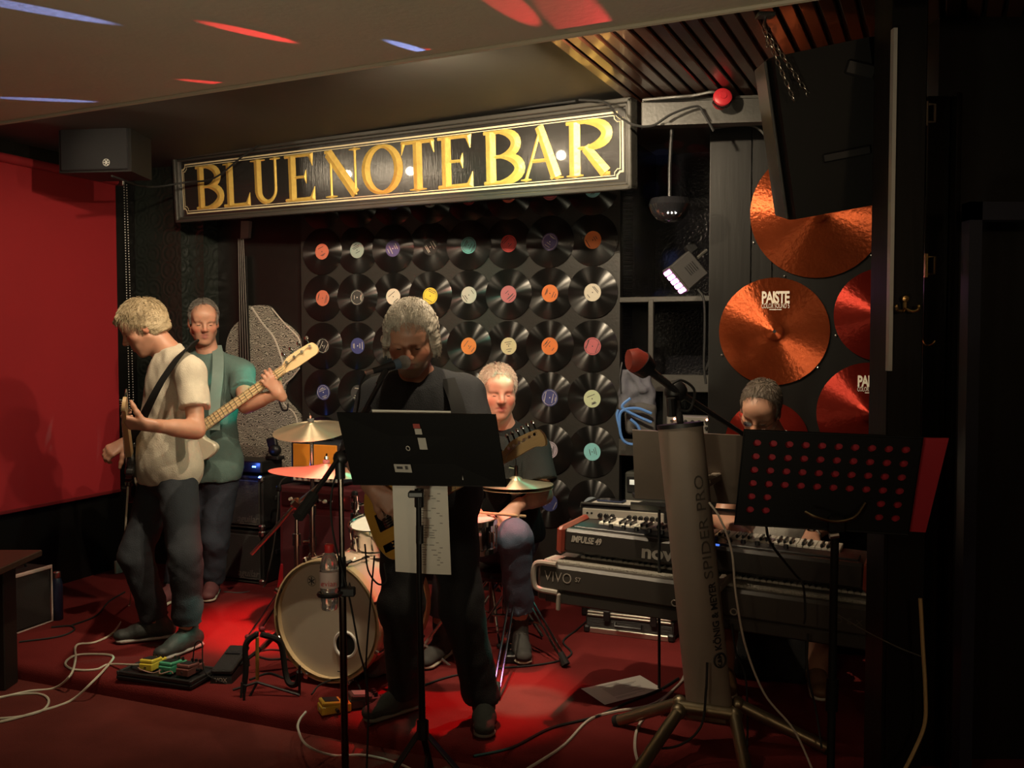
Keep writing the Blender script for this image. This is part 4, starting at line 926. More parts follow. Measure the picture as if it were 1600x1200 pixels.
def sheet(name, lab, corners, lines, hx=(.3, .8), bend=0, seed=1):
    c = [V(q) for q in corners]; t = thing(name, lab, 'paper', c[0]); n = (c[1]-c[0]).cross(c[3]-c[0]).normalized(); n = n if n.dot(CAM-c[0]) > 0 else -n
    pt = lambda u, v, o=0: (c[0]*(1-u)+c[1]*u)*(1-v)+(c[3]*(1-u)+c[2]*u)*v+n*(o+bend*math.sin(math.pi*u))
    b = MB(t); g = 8
    b.add([pt(i/g, j/g) for j in range(g+1) for i in range(g+1)]+[pt(i/g, j/g, -.0006) for j in range(g+1) for i in range(g+1)],
          [(j*9+i, j*9+i+1, j*9+i+10, j*9+i+9) for j in range(g) for i in range(g)]+[(81+j*9+i+9, 81+j*9+i+10, 81+j*9+i+1, 81+j*9+i) for j in range(g) for i in range(g)])
    s_ = b.build('sheet', paper, t); rnd = random.Random(seed); b = MB(t)
    for k in range(lines):
        if rnd.random() < .1: continue
        v = .10+.82*k/lines; u0 = hx[0]; u1 = hx[0]+(hx[1]-hx[0])*rnd.uniform(.45, 1); hv = .30/lines
        b.add([pt(u0, v, .0006), pt(u1, v, .0006), pt(u1, v+hv, .0006), pt(u0, v+hv, .0006)], [(0, 1, 2, 3)])
    o = b.build('print', mat('grey print', (.35, .33, .30), .8), s_, 0); o['kind'] = 'stuff'
    return t
sheet('lyric_sheet', 'long lyric sheet hanging below the front music stand desk', [W(613, 755, 3.36), W(699, 757, 3.36), W(705, 898, 3.33), W(618, 893, 3.33)], 30, (.5, .9), .012)
sheet('lyric_sheet', 'white sheets lying on the desk of the front music stand', [TL+nrm*.014+(TR-TL)*.22-V((0, 0, -.006)), TL+nrm*.014+(TR-TL)*.72-V((0, 0, -.004)), TL+nrm*.014+(TR-TL)*.72+(BL-TL)*.9, TL+nrm*.014+(TR-TL)*.22+(BL-TL)*.9], 0)
sheet('set_list', 'printed white sheet lying on the red carpet in front of the flight case', [G(908, 1076, ST+.004), G(1000, 1055, ST+.004), G(1037, 1077, ST+.004), G(945, 1101, ST+.004)], 16, (.25, .85), 0, 4)
# ---- vocal microphone on boom stand
mc = thing('microphone_stand', 'black boom microphone stand left of the front music stand', 'microphone stand', G(541, 1290, FZ)); bm_ = mat('black metal', (.010, .010, .010), .4, .3)
MB(mc).tube([W(532, 735, 3.3), W(536, 930, 3.3)], .009, 10).build('upper_tube', mat('dark chrome', (.18, .15, .12), .25, 1), mc); MB(mc).tube([W(535, 925, 3.3), W(541, 1282, 3.3)], .0125, 10).build('lower_tube', mat('dark chrome', (.18, .15, .12), .25, 1), mc)
MB(mc).cyl(W(534, 870, 3.3), W(535, 925, 3.3), .014, n=12).build('grip', plastic, mc); MB(mc).cyl(W(531, 722, 3.3), W(532, 748, 3.3), .017, n=12).build('collar', plastic, mc)
MB(mc).ball(W(532, 716, 3.3), (.026, .02, .026), 10).build('swivel', plastic, mc)
MB(mc).tube([W(468, 805, 3.12), W(532, 712, 3.30), W(597, 592, 3.50)], .0085, 8).build('boom_arm', plastic, mc); MB(mc).tube([W(466, 808, 3.11), W(490, 774, 3.18)], .019, 10).build('counterweight', rubber, mc)
MB(mc).tube([W(558, 668, 3.37), W(575, 636, 3.43)], .013, 8).build('boom_clamp', plastic, mc); MB(mc).tube([W(592, 600, 3.49), W(603, 578, 3.52)], .012, 8).build('clip', plastic, mc)
MB(mc).ball(G(541, 1290, FZ+.015), (.13, .13, .02), 20).build('base', rubber, mc)
mi = thing('microphone', 'black vocal microphone with silver mesh head in front of the singer', 'microphone', W(605, 575, 3.52)); ma, mb_ = W(582, 580, 3.50), W(624, 568, 3.55)
MB(mi).tube([ma, ma.lerp(mb_, .6), mb_], [.011, .014, .019], 12).build('handle', plastic, mi); MB(mi).tube([mb_-(mb_-ma)*.22, mb_], [.0185, .020], 12).build('band', mat('blue grey band', (.06, .09, .13), .4), mi)
MB(mi).ball(mb_+(mb_-ma).normalized()*.018, .026, 12).build('mesh_head', mat('silver mesh', (.42, .41, .38), .35, .8, bump=1, bscale=700), mi)
MB(mi).tube([ma, ma-(mb_-ma)*.25], [.010, .009], 8).build('plug', mat('pink lit plug', (.5, .4, .38), .35, .8), mi)
cable('microphone_cable', 'black cable from the vocal microphone down its stand', [W(572, 583, 3.5), W(563, 600, 3.46), W(560, 630, 3.42), W(548, 690, 3.33), W(520, 760, 3.28), W(520, 830, 3.27), W(545, 930, 3.27), W(560, 1010, 3.27), W(575, 1090, 3.3), G(570, 1280, FZ+.02)], .0035, rubber)
# ---- water bottle in a holder on the stand
bt = thing('water_bottle', 'clear plastic water bottle with red cap held on the microphone stand', 'bottle', W(515, 952, 3.24)); bz = .0
pet = mat('clear plastic', (.85, .82, .80), .08, trans=.85, var=.02)
MB().lathe([(.024, 0), (.028, .008), (.029, .05), (.027, .056), (.029, .062), (.031, .10), (.029, .13), (.031, .14), (.024, .175), (.013, .19), (.013, .196)], 20).build('bottle', pet, bt)
MB().lathe([(.0145, .19), (.0155, .192), (.0155, .213), (.012, .217)], 16).build('cap', mat('red cap', (.55, .03, .03), .4), bt)
lb = MB().lathe([(.0318, .075), (.0318, .128)], 20, None, False).build('label', mat('pink white label', (.62, .48, .45), .6), bt)
text('evian', .026, mat('red print', (.55, .08, .08), .5), lb, Matrix.Translation((.004, -.0335, .092)) @ Matrix.Rotation(R(90), 4, 'X'), .0005, world=False)
ch = thing('cup_holder', 'black drink holder ring clamped to the microphone stand', 'holder', W(522, 928, 3.25)); cz = W(515, 928, 3.24)
MB(ch).tube([cz+V((.036*math.cos(R(a)), .036*math.sin(R(a)), 0)) for a in range(0, 360, 20)], .007, 6, True).build('ring', plastic, ch); MB(ch).box(cz+V((.055, .03, 0)), (.05, .03, .03), None, .004).build('clamp', plastic, ch)
# ---- perforated music stand on the right with red folder
pm = thing('music_stand', 'black perforated music stand with a red folder beside the pillar', 'music stand', G(1298, 1440, FZ))
TL, TR, BL = W(1163, 672, 2.66), W(1442, 684, 2.56), W(1148, 818, 2.72); ex = (TR-TL); ey = (BL-TL); wd, hg = ex.length, ey.length; BR = TL+ex+ey
n_ = ex.cross(ey).normalized(); n_ = n_ if n_.y > 0 else -n_
pt = lambda u, v, o=0: TL+ex*u+ey*v+n_*o
b = MB(pm); dm = mat('black stand desk', (.004, .004, .004), .65, spec=.25)
us = [0]+[.035+.0930*k for k in range(11)]+[1]; vs_ = [0]+[.06+.142*k for k in range(7)]+[1]
def cell(u0, u1, v0, v1, hole):
    if not hole:
        return b.add([pt(u0, v0), pt(u1, v0), pt(u1, v1), pt(u0, v1), pt(u0, v0, .004), pt(u1, v0, .004), pt(u1, v1, .004), pt(u0, v1, .004)], [(0, 1, 2, 3), (7, 6, 5, 4)])
    uc, vc_ = (u0+u1)/2, (v0+v1)/2; rr_ = .0108; vsx = []
    for o in (0, .004):
        for k in range(16):
            a = 2*math.pi*k/16; c_, s_ = math.cos(a), math.sin(a); m_ = max(abs(c_), abs(s_))
            vsx += [pt(uc+(u1-u0)/2*c_/m_, vc_+(v1-v0)/2*s_/m_, o), pt(uc+rr_*c_/wd, vc_+rr_*.92*s_/hg, o)]
    fs = []
    for k in range(16):
        j = (k+1) % 16; fs += [(2*k, 2*j, 2*j+1, 2*k+1), (32+2*k+1, 32+2*j+1, 32+2*j, 32+2*k), (2*k+1, 2*j+1, 32+2*j+1, 32+2*k+1)]
    b.add(vsx, fs)
for j in range(len(vs_)-1):
    for i in range(len(us)-1):
        cell(us[i], us[i+1], vs_[j], vs_[j+1], 1 <= i <= 10 and (1 <= j <= 4 or (j in (5, 6) and i in (1, 2, 9, 10))))
ds = b.build('desk', dm, pm, 0)
quad_panel(MB(pm), [pt(0, 1), pt(1, 1), pt(1, 1, .06), pt(0, 1, .06)], .003).build('ledge', dm, pm, 0)
MB(pm).tube([pt(0, 0), pt(1, 0), pt(1, 1), pt(0, 1)], .004, 6, True).build('edge', dm, pm)
pc = pt(.52, .86)
MB(pm).tube([W(1306, 800, 2.68), W(1303, 900, 2.70), W(1298, 1190, 2.73), G(1298, 1440, FZ+.05)], .011, 12).build('pole', dm, pm); MB(pm).cyl(W(1301, 1060, 2.72), W(1299, 1110, 2.72), .017, n=12).build('collar', dm, pm)
MB(pm).tube(spline([W(1258, 800, 2.62), W(1275, 808, 2.60), W(1305, 815, 2.60), W(1335, 808, 2.60), W(1352, 786, 2.62)], 6), .004, 6).build('support_wire', mat('worn brass wire', (.45, .36, .22), .3, 1), pm)
MB(pm).box(W(1306, 818, 2.66), (.045, .04, .05), None, .006).build('tilt_clamp', dm, pm); MB(pm).cyl(W(1296, 838, 2.62), W(1310, 836, 2.62), .008, n=8).build('tilt_knob', steel, pm)
for a in (30, 150, 270):
    e = G(1298, 1440, FZ)+V((.3*math.cos(R(a)), .3*math.sin(R(a)), .012)); MB(pm).cyl(G(1298, 1440, FZ+.22), e, .01, n=8).build('leg', dm, pm)
fo = thing('red_folder', 'flat red folder resting on the perforated music stand', 'folder', pt(0, 1, .02))
quad_panel(MB(fo), [pt(.02, .06, .012), pt(1.145, .01, .012), pt(1.10, .985, .012), pt(.02, .985, .012)], .006, n_).build('cover', mat('red folder card', (.42, .018, .035), .55, var=.05), fo, 0)
quad_panel(MB(fo), [pt(.03, .07, .019), pt(1.13, .03, .019), pt(1.085, .975, .019), pt(.03, .975, .019)], .004, n_).build('pages', paper, fo, 0)
# ---- column stand with keyboards
K0 = W(1108, 1100, 3.68); K1 = W(1063, 668, 3.74); cs = thing('keyboard_stand', 'thick grey tube column keyboard stand with splayed metal legs', 'keyboard stand', G(1108, 1130))
satin = mat('satin grey tube', (.27, .22, .18), .55, .0, var=.05, bump=.03); bronze = mat('bronze grey metal', (.36, .30, .20), .38, .9, var=.08)
ax_ = (K1-K0).normalized(); xx = (U-ax_*U.dot(ax_)).normalized(); yy_ = ax_.cross(xx)
b = MB(cs); ring = []
for c in (K0, K1): ring.append([c+xx*.086*math.cos(2*math.pi*k/32)*(abs(math.cos(2*math.pi*k/32))**-.12 if abs(math.cos(2*math.pi*k/32)) > .02 else 1)+yy_*.062*math.sin(2*math.pi*k/32) for k in range(32)])
b.add(ring[0]+ring[1], [(k, (k+1) % 32, 32+(k+1) % 32, 32+k) for k in range(32)]+[tuple(range(32))[::-1], tuple(range(32, 64))]); tb = b.build('column', satin, cs)
b = MB(cs); b.add([c+ax_*.0+(c-K1)*.04 for c in ring[1]]+[c+ax_*.016+(c-K1)*.04 for c in ring[1]], [(k, (k+1) % 32, 32+(k+1) % 32, 32+k) for k in range(32)]+[tuple(range(32))[::-1], tuple(range(32, 64))]); b.build('end_cap', plastic, cs)
vis = (CAM-(K0+K1)/2); vis = (vis-ax_*vis.dot(ax_)).normalized(); sd = ax_.cross(vis)
def oncol(f, s): 
    d = vis*math.cos(s)+sd*math.sin(s); return K0.lerp(K1, f)+xx*(.0885*d.dot(xx))+yy_*(.0645*d.dot(yy_)), d
for (s_, f, ang, size, wdt, m_, out) in (('SPIDER', .567, .52, .055, .225, mat('dark grey outline print', (.10, .085, .07), .5), 1), ('PRO', .765, .5, .055, .13, mat('dark grey outline print', (.10, .085, .07), .5), 1), ('KÖNIG & MEYER', .325, .62, .042, .25, mat('black brand print', (.03, .028, .026), .5), 0)):
    p, d = oncol(f, ang); tx = ax_; ty = d.cross(tx)
    text(s_, size, m_, tb, frame(p+d*.002, tx, ty, d), .0005, width=wdt, bold=.0 if out else .001)
p, d = oncol(.17, .62); MB(cs).tube([p+d*.0015+(ax_*math.cos(q)+d.cross(ax_)*math.sin(q))*.026 for q in [k*.3927 for k in range(16)]], .004, 4, True).build('emblem', mat('black brand print', (.03, .028, .026), .5), tb)
text('K&M', .026, mat('black brand print', (.03, .028, .026), .5), tb, frame(p+d*.002, ax_, d.cross(ax_), d), .0005, bold=.0008)
hubc = W(1108, 1112, 3.66)
MB(cs).box(hubc, (.17, .12, .05), RS, .012).build('hub', bronze, cs)
for k, (a, e) in enumerate(((W(1062, 1098, 3.72), G(968, 1126, ST+.02)), (W(1060, 1112, 3.60), G(985, 1222, ST+.02)), (W(1148, 1118, 3.58), G(1172, 1240, ST+.02)), (W(1152, 1100, 3.70), G(1290, 1168, ST+.02)))):
    lg = MB(cs).cyl(a, e, .023, n=16).build('leg', bronze, cs); MB(cs).ball(a, .03, 12).build('joint', bronze, lg); MB(cs).cyl(e, e+(e-a).normalized()*.02, .026, n=12).build('rubber_foot', rubber, lg)
MB(cs).cyl(W(1062, 1104, 3.62), W(1146, 1116, 3.58), .024, n=14).build('cross_tube', bronze, cs)
for f in (.80, .42):
    for s in (-1, 1):
        a = K0.lerp(K1, f); a = a+U*(.07*s)+N*.02; MB(cs).box(a+N*.2, (.035, .42, .03), RS, .004).build('arm', satin, cs)
# keyboards: their own axes lie along the stage
def keyboard(name, label, px0, px1, py0, Y0, hgt, depth, bodym, endm, nwhite, keyz):
    c = W(px0, py0, Y0); L = 0
    t = thing(name, label, 'keyboard', c, -A)
    x1 = (PL(px1, py0, c, N)-c).dot(U); L = x1
    return t, L
vv = W(836, 878, 4.10); KR = RS @ Matrix.Rotation(R(2.2), 3, 'Y'); vk = thing('stage_piano', 'long grey stage piano on the lower arms of the column stand', 'keyboard', vv, rot=KR); VL = 1.40
gk = mat('warm grey keyboard shell', (.055, .048, .042), .45, var=.08); gl_ = mat('pale grey rim', (.34, .30, .26), .4)
MB().box((VL/2, .02, -.055), (VL-.04, .06, .11), None, .012).build('rear_panel', gk, vk); MB().box((VL/2, .02, -.135), (VL-.10, .05, .05), None, .006).build('rear_rail', mat('darker grey rail', (.04, .036, .032), .5), vk)
MB().box((VL/2, .17, -.09), (VL-.02, .32, .14), None, .01).build('case', gk, vk); MB().box((VL/2, .10, -.004), (VL-.05, .13, .02), Matrix.Rotation(R(-4), 3, 'X'), .004).build('control_panel', mat('speaker cloth pattern', (.30, .28, .24), .7, bump=1, bscale=140, var=.4, scale=160), vk)
MB().tube(spline([(.10, -.012, .004), (.02, -.012, .002), (.0, -.012, -.03), (.005, -.012, -.09), (.03, -.012, -.108), (.11, -.012, -.112)], 4), .012, 8).build('end_rim', gl_, vk); MB().box((.115, -.012, -.15), (.016, .02, .07), None, .004).build('end_rim', gl_, vk)
iv = MW[vk.name]
thin = mat('pale thin print', (.42, .38, .33), .5)
KX = lambda o, px, py: (PL(px, py, o, N)-o).dot(U)
VF = lambda x, z, y=-.0115: frame((x, y, z), (1, 0, 0), (0, 0, 1), (0, -1, 0))
text('VIVO', .062, thin, vk, VF(KX(vv, 874, 905), -.05), .0004, world=False, bold=-.0008, width=KX(vv, 895, 905)-KX(vv, 853, 905)); text('S7', .026, thin, vk, VF(KX(vv, 905, 905), -.048), .0004, world=False)
text('DEXIBELL', .03, mat('faint grey print', (.12, .105, .09), .5), vk, VF(KX(vv, 1362, 957), -.06), .0004, world=False, space=1.8, width=.24)
for x in (.60, .83): MB().tube([(x+.012*math.cos(q), -.012, -.085+.012*math.sin(q)) for q in [k*.5236 for k in range(12)]], .0028, 5, True).build('jack_ring', gl_, vk)
wk = mat('white keys', (.72, .68, .60), .35, var=.04); bk = mat('black keys', (.012, .012, .012), .3)
def keys(t, x0, n, y0, y1, z, wk_w=.0236):
    a = MB().box((0, 0, 0), (wk_w-.0016, abs(y1-y0), .018), None, .002).build('white_key', wk, t); first = True
    bkey = MB().box((0, 0, 0), (.011, abs(y1-y0)*.62, .016), None, .003).build('black_key', bk, t); fb = True
    for i in range(n):
        o = a if first else a.copy(); o.location = (x0+wk_w*(i+.5), (y0+y1)/2, z)
        if not first: col.objects.link(o); o.parent = t
        first = False
        if i % 7 in (0, 1, 3, 4, 5) and i < n-1:
            o = bkey if fb else bkey.copy(); o.location = (x0+wk_w*(i+1), y0+abs(y1-y0)*.31*(1 if y1 > y0 else -1), z+.014)
            if not fb: col.objects.link(o); o.parent = t
            fb = False
keys(vk, .14, 52, .17, .315, .0)
ii = W(873, 826, 4.13); ik = thing('synth_keyboard', 'dark synth keyboard with red end cheeks above the stage piano', 'keyboard', ii, rot=KR); IL = 1.24
MB().box((IL/2, .02, -.045), (IL-.05, .05, .10), None, .012).build('rear_panel', mat('dark brown shell', (.030, .025, .022), .4), ik); MB().box((IL/2, .16, -.05), (IL-.04, .30, .09), None, .01).build('case', mat('dark brown shell', (.030, .025, .022), .4), ik)
rc = mat('dull red cheek', (.26, .045, .028), .4)
for x in (.012, IL-.012): MB().box((x, .15, -.045), (.035, .33, .115), None, .012).build('end_cheek', rc, ik)
text('IMPULSE 49', .036, thin, ik, VF(KX(ii, 917, 845), -.035, -.0065), .0006, world=False, shear=.2, bold=.0012, width=KX(ii, 941, 845)-KX(ii, 894, 845)); text('novation', .075, mat('silver print', (.5, .47, .42), .35, .5), ik, VF(KX(ii, 1062, 858), -.052, -.0065), .0008, world=False, bold=.0025, width=KX(ii, 1121, 858)-KX(ii, 1004, 858))
MB().box((IL/2, .09, .004), (IL-.1, .10, .014), None, .004).build('control_panel', plastic, ik)
for k in range(14): MB().cyl((.2+.055*k, .09, .01), (.2+.055*k, .09, .026), .011, .009, 10).build('knob', plastic, ik)
MB().box((.625, .015, .008), (.09, .012, .006)).build('blue_strip', mat('blue glowing strip', (.08, .15, .5), .4, emit=(.1, .25, 1), es=.8), ik)
keys(ik, .12, 42, .165, .30, .006)
# ---- grey board (back of a laptop) behind the column
lp = thing('laptop', 'open grey laptop seen from behind on the column stand', 'laptop', W(1075, 790, 3.92)); c4 = [W(988, 672, 3.92), W(1166, 681, 3.86), W(1163, 787, 3.90), W(992, 779, 3.96)]
quad_panel(MB(lp), c4, .012).build('lid', mat('brown grey aluminium', (.16, .128, .10), .45, .3), lp, 0); nb_ = V((0, 1, 0))
quad_panel(MB(lp), [c4[3]+V((0, .0, -.004)), c4[2]+V((0, 0, -.004)), c4[2]+V((.02, .26, -.03)), c4[3]+V((.02, .26, -.03))], .016).build('base', plastic, lp, 0)
hd_ = thing('laptop_holder', 'black holder arm under the open laptop', 'holder', W(1040, 800, 3.9)); quad_panel(MB(hd_), [W(985, 788, 3.92), W(1150, 800, 3.88), W(1150, 806, 4.15), W(985, 796, 4.15)], .01).build('tray', plastic, hd_, 0); MB(hd_).cyl(W(1030, 796, 3.95), W(1030, 1075, 3.95), .006, n=8).build('rod', plastic, hd_)
# ---- boom on top of the column
bo = thing('boom_arm', 'black boom arm with red counterweight on top of the column stand', 'boom arm', K1+Z*.02)
q1 = W(1056, 612, 3.76); MB(bo).cyl(K1+Z*.016, q1, .014, n=10).build('post', plastic, bo); MB(bo).ball(q1, (.045, .03, .045), 12).build('swivel', plastic, bo); MB(bo).cyl(W(1048, 622, 3.70), W(1050, 650, 3.71), .018, n=10).build('knob', plastic, bo)
MB(bo).tube([W(1010, 575, 3.70), W(1056, 610, 3.74), W(1158, 676, 3.86), W(1172, 690, 3.9)], [.017, .013, .009, .009], 8).build('arm', plastic, bo)
cw = MB(bo).tube([W(982, 562, 3.66), W(990, 562, 3.665), W(1004, 570, 3.68)], [.038, .046, .046], 14).build('counterweight', mat('dull red weight', (.28, .035, .022), .5), bo); MB(bo).tube([W(999, 566, 3.672), W(1012, 578, 3.69)], [.049, .040], 14).build('weight_band', plastic, cw)
MB(bo).tube(spline([W(1050, 600, 3.70), W(1065, 594, 3.70), W(1085, 610, 3.72), W(1078, 640, 3.72), W(1060, 640, 3.72)], 6), .005, 6).build('cable_loop', rubber, bo)
# ---- flight case, cup, amp with phone
fc_ = thing('flight_case', 'aluminium edged black flight case under the stage piano', 'case', G(915, 987), -A); fw_ = .47
MB().box((fw_/2, .10, .055), (fw_, .20, .09), None, .008).build('base', mat('black ribbed panel', (.03, .03, .03), .5, bump=.6, bscale=200, stretch=(.05, 1, 1)), fc_); MB().box((fw_/2, .10, .135), (fw_, .20, .06), None, .008).build('lid', mat('black ribbed panel', (.03, .03, .03), .5), fc_)
alu = mat('aluminium edge', (.68, .64, .56), .28, .9)
for z, h_ in ((.015, .03), (.095, .012), (.110, .012), (.158, .03)): MB().box((fw_/2, -.002, z), (fw_-.02, .012, h_), None, .004).build('edge_profile', alu, fc_)
for x in (.01, fw_-.01):
    for z in (.02, .155): MB().box((x, .0, z), (.035, .03, .038), None, .008).build('corner_guard', plastic, fc_)
for x in (.12, .37): MB().box((x, -.012, .10), (.035, .018, .055), None, .004).build('latch', plastic, fc_)
MB().tube([(.17, -.02, .075), (.17, -.03, .055), (.31, -.03, .055), (.31, -.02, .075)], .007, 6).build('handle', plastic, fc_); MB().box((.25, .02, .172), (.06, .03, .003)).build('sticker', mat('yellow sticker', (.65, .55, .05), .5), fc_)
cp = on_stage('plastic_cup', 'crushed clear plastic cup on the carpet beside the flight case', 'cup', 897, 942)
MB().lathe([(.022, 0), (.026, .012), (.022, .02), (.029, .032), (.026, .045), (.03, .055), (.028, .055), (.022, .02), (.02, .003)], 12).build('cup', pet, cp)
p = W(908, 838, 5.46); ka = thing('keyboard_amplifier', 'silver faced amplifier with black knobs behind the synth keyboard', 'amplifier', V((p.x, p.y, ST)), -A); zt = W(915, 786, 5.46).z-ST
MB().box((.24, .10, zt/2), (.48, .20, zt), None, .01).build('cabinet', tolex, ka); MB().box((.24, -.004, zt-.055), (.46, .012, .06), None, .004).build('front_panel', mat('silver panel', (.58, .55, .48), .35, .4), ka)
for k, x in enumerate((.115, .15, .185, .28, .312, .344, .376, .408, .44)): MB().cyl((x, -.01, zt-.058), (x, -.03, zt-.058), .0135, .011, 12).build('knob', plastic, ka)
for x in (.04, .065): MB().cyl((x, -.008, zt-.05), (x, -.014, zt-.05), .006, n=8).build('jack', plastic, ka)
MB().tube([(.0, -.01, zt-.02), (.005, -.012, zt+.004), (.475, -.012, zt+.004)], .006, 6).build('edge_trim', grey, ka)
sheet('paper_sheet', 'white sheet lying on top of the silver faced amplifier', [MW[ka.name] @ V(q) for q in ((.06, .18, zt+.004), (.30, .18, zt+.004), (.27, .02, zt+.004), (.05, .02, zt+.004))], 0)
ph = thing('mobile_phone', 'dark blue phone lying on the sheet on the silver faced amplifier', 'phone', MW[ka.name] @ V((.15, .08, zt+.006)), -A-.1); MB().box((0, 0, .006), (.15, .075, .010), None, .004).build('body', mat('navy phone case', (.03, .04, .09), .4), ph); MB().box((0, 0, .0115), (.14, .067, .001)).build('screen', mat('dark glass', (.01, .01, .015), .1), ph)
p = W(976, 800, 5.62); ra = thing('rack_unit', 'small grey rack amplifier with display beside the record wall', 'amplifier', V((p.x, p.y, ST)), -A); zt2 = W(960, 738, 5.60).z-ST
MB().box((.16, .12, zt2/2), (.32, .24, zt2), None, .008).build('case', mat('grey green rack', (.06, .062, .055), .5), ra); MB().box((.10, -.004, zt2-.07), (.17, .01, .09), None, .003).build('face', plastic, ra)
MB().box((.05, -.012, zt2-.055), (.035, .004, .028)).build('display', mat('pale display', (.6, .6, .5), .4, emit=(.9, .9, .75), es=.5), ra)
for k in range(4): MB().cyl((.115+.03*(k % 2), -.01, zt2-.05-.03*(k//2)), (.115+.03*(k % 2), -.022, zt2-.05-.03*(k//2)), .009, n=10).build('knob', steel, ra)
# black flat bag under the keyboards and the player's stool
qs = W(1214, 884, 4.58); stl = thing('piano_stool', 'black padded stool under the keyboard player', 'stool', V((qs.x, qs.y, ST))); zs = qs.z-ST-.165
MB().box((0, 0, zs), (.42, .28, .06), None, .02).build('seat', mat('black vinyl seat', (.012, .012, .012), .4), stl)
for x in (-.18, .18):
    for y in (-.11, .11): MB().cyl((x, y, 0), (x*.9, y*.9, zs-.03), .014, n=10).build('leg', plastic, stl)
bx = thing('equipment_bag', 'flat black equipment bag standing under the keyboards', 'bag', G(1205, 1062), -A+.1); MB().box((0, 0, .16), (.34, .09, .32), None, .025).build('bag_body', cloth('black nylon', (.008, .008, .008)), bx); MB().tube(spline([(-.08, 0, .32), (-.06, 0, .38), (.06, 0, .38), (.08, 0, .32)], 5), .009, 6).build('handle', rubber, bx)

# ---- disco effect light in the alcove, throwing small spots of colour on the low ceiling and the alcove wall
SD = W(1046, 327, 4.78); dl = thing('disco_light', 'black dome effect light with small lit dots in the alcove', 'stage light', SD)
MB().lathe([(.02, .05), (.09, .05), (.10, .02), (.085, -.02), (.06, -.05), (.02, -.065)], 24).build('dome', mat('dark gloss dome', (.012, .012, .014), .1, coat=.5), dl); MB().tube([(0, 0, .05), (0, 0, .20), (0, -.07, .42)], .009, 8).build('stem', plastic, dl)
for k in range(3): MB().ball((-.02+.018*k, -.085, -.028), .004, 6).build('led_dot', mat('white led dot', (1, 1, 1), .4, emit=(1, .95, .85), es=8), dl)
def beam(px, py, c, e, a, tgt=None):
    t_ = tgt or PL(px, py, V((0, 0, CEIL)), Z); d = (t_-SD).normalized(); lamp('disco_beam', 'SPOT', SD+d*.125, t_, e, c, .004, a, .5)
BLU, RED = (.25, .35, 1), (1, .04, .05)
for px, py, c, e, a in ((40, 12, BLU, 2600, 1.9), (395, 52, RED, 1900, 1.9), (330, 129, RED, 1500, 1.4), (75, 156, BLU, 2600, 1.4), (640, 74, BLU, 1000, 1.9), (690, 84, RED, 700, 1.6), (790, 4, RED, 350, 4), (912, 40, RED, 130, 8)): beam(px, py, c, e, a)
for px, py, c, e in ((1048, 272, RED, 12), (1033, 240, BLU, 10), (1014, 296, BLU, 8), (1055, 206, RED, 6), (988, 410, BLU, 8), (1092, 228, RED, 8), (1010, 470, BLU, 4)): beam(px, py, c, e*1.5, 6, PL(px, py, RW+N*.75, N))
# ================================================================ drums
def cym_mat(n, c): return mat(n, c, .42, .8, var=.15, aniso=.9, scale=12)
bronze_c = cym_mat('bronze cymbal', (.74, .62, .44))
def cymbal(name, label, c, r, tilt, m, holes=0, bell=.2, lift=.05, group=None):
    nrm_ = V(tilt).normalized(); x = V((1, 0, 0)); x = (x-nrm_*x.dot(nrm_)).normalized(); y = nrm_.cross(x)
    t = thing(name, label, 'cymbal', c, rot=frame((0, 0, 0), x, y, nrm_).to_3x3(), group=group)
    prof = [(.007, lift)]+[(bell*r*math.sin(R(a)), lift*.45+lift*.55*math.cos(R(a))) for a in (30, 55, 80)]+[(r*.35, lift*.38), (r*.7, lift*.16), (r, 0)]
    top = MB(); top.lathe(prof+[(r, -.0012), (r*.7, lift*.16-.0015), (.007, lift-.002)], 56, cap=False)
    if holes:                                            # sound holes: real openings in the bow
        bm = bmesh.new(); vs = [bm.verts.new(p) for p in top.v]
        for i, f in enumerate(top.f): bm.faces.new([vs[k] for k in f])
        dead = []
        rad = [.7*r, .56*r]
        for f in bm.faces:
            c_ = f.calc_center_median(); a = math.atan2(c_.y, c_.x); rr_ = math.hypot(c_.x, c_.y); q = a*holes/(2*math.pi); dq = abs(q-round(q))*2*math.pi/holes
            if dq < .17 and .45*r < rr_ < .62*r: dead.append(f)
        bmesh.ops.delete(bm, geom=dead, context='FACES'); me = bpy.data.meshes.new('bronze'); bm.to_mesh(me); bm.free(); link('bronze', me, m, t, 50)
    else: top.build('bronze', m, t, 50)
    b = MB(); b.lathe([(.012, lift), (.018, lift+.004), (.018, lift+.016), (.012, lift+.018)], 14); b.build('felt', mat('grey felt', (.12, .12, .12), .95), t)
    MB().cyl((0, 0, lift+.01), (0, 0, lift+.05), .0045, n=8).build('spindle', chrome, t)
    MB().cyl((0, 0, lift+.022), (0, 0, lift+.036), .011, n=10).build('wing_nut', chrome, t)
    return t
dr = thing('bass_drum', 'cream headed bass drum with round emblem and sound port', 'drum', G(516, 1069), -A); rb, zc, dp = .275, .292, .40
fm_ = lambda y=0: frame((0, y, zc), (1, 0, 0), (0, 0, 1), (0, -1, 0))      # local z looks at the audience
dh = mat('cream drum head', (.56, .50, .40), .5, var=.05); shell = mat('pearl white shell', (.62, .47, .36), .25, var=.08, coat=.6); hoop = mat('maple hoop', (.60, .45, .26), .35, var=.1, coat=.4)
b = MB(); b.lathe([(rb-.012, 0), (rb-.012, -dp), (rb-.02, -dp), (rb-.02, 0)], 64, fm_(.02), False); b.build('shell', shell, dr)
for y in (-.018, dp+.012): b = MB(); b.lathe([(rb-.008, .02), (rb, .018), (rb, -.022), (rb-.008, -.024), (rb-.02, -.02), (rb-.02, .016)], 64, fm_(y), False); b.build('hoop', hoop, dr)
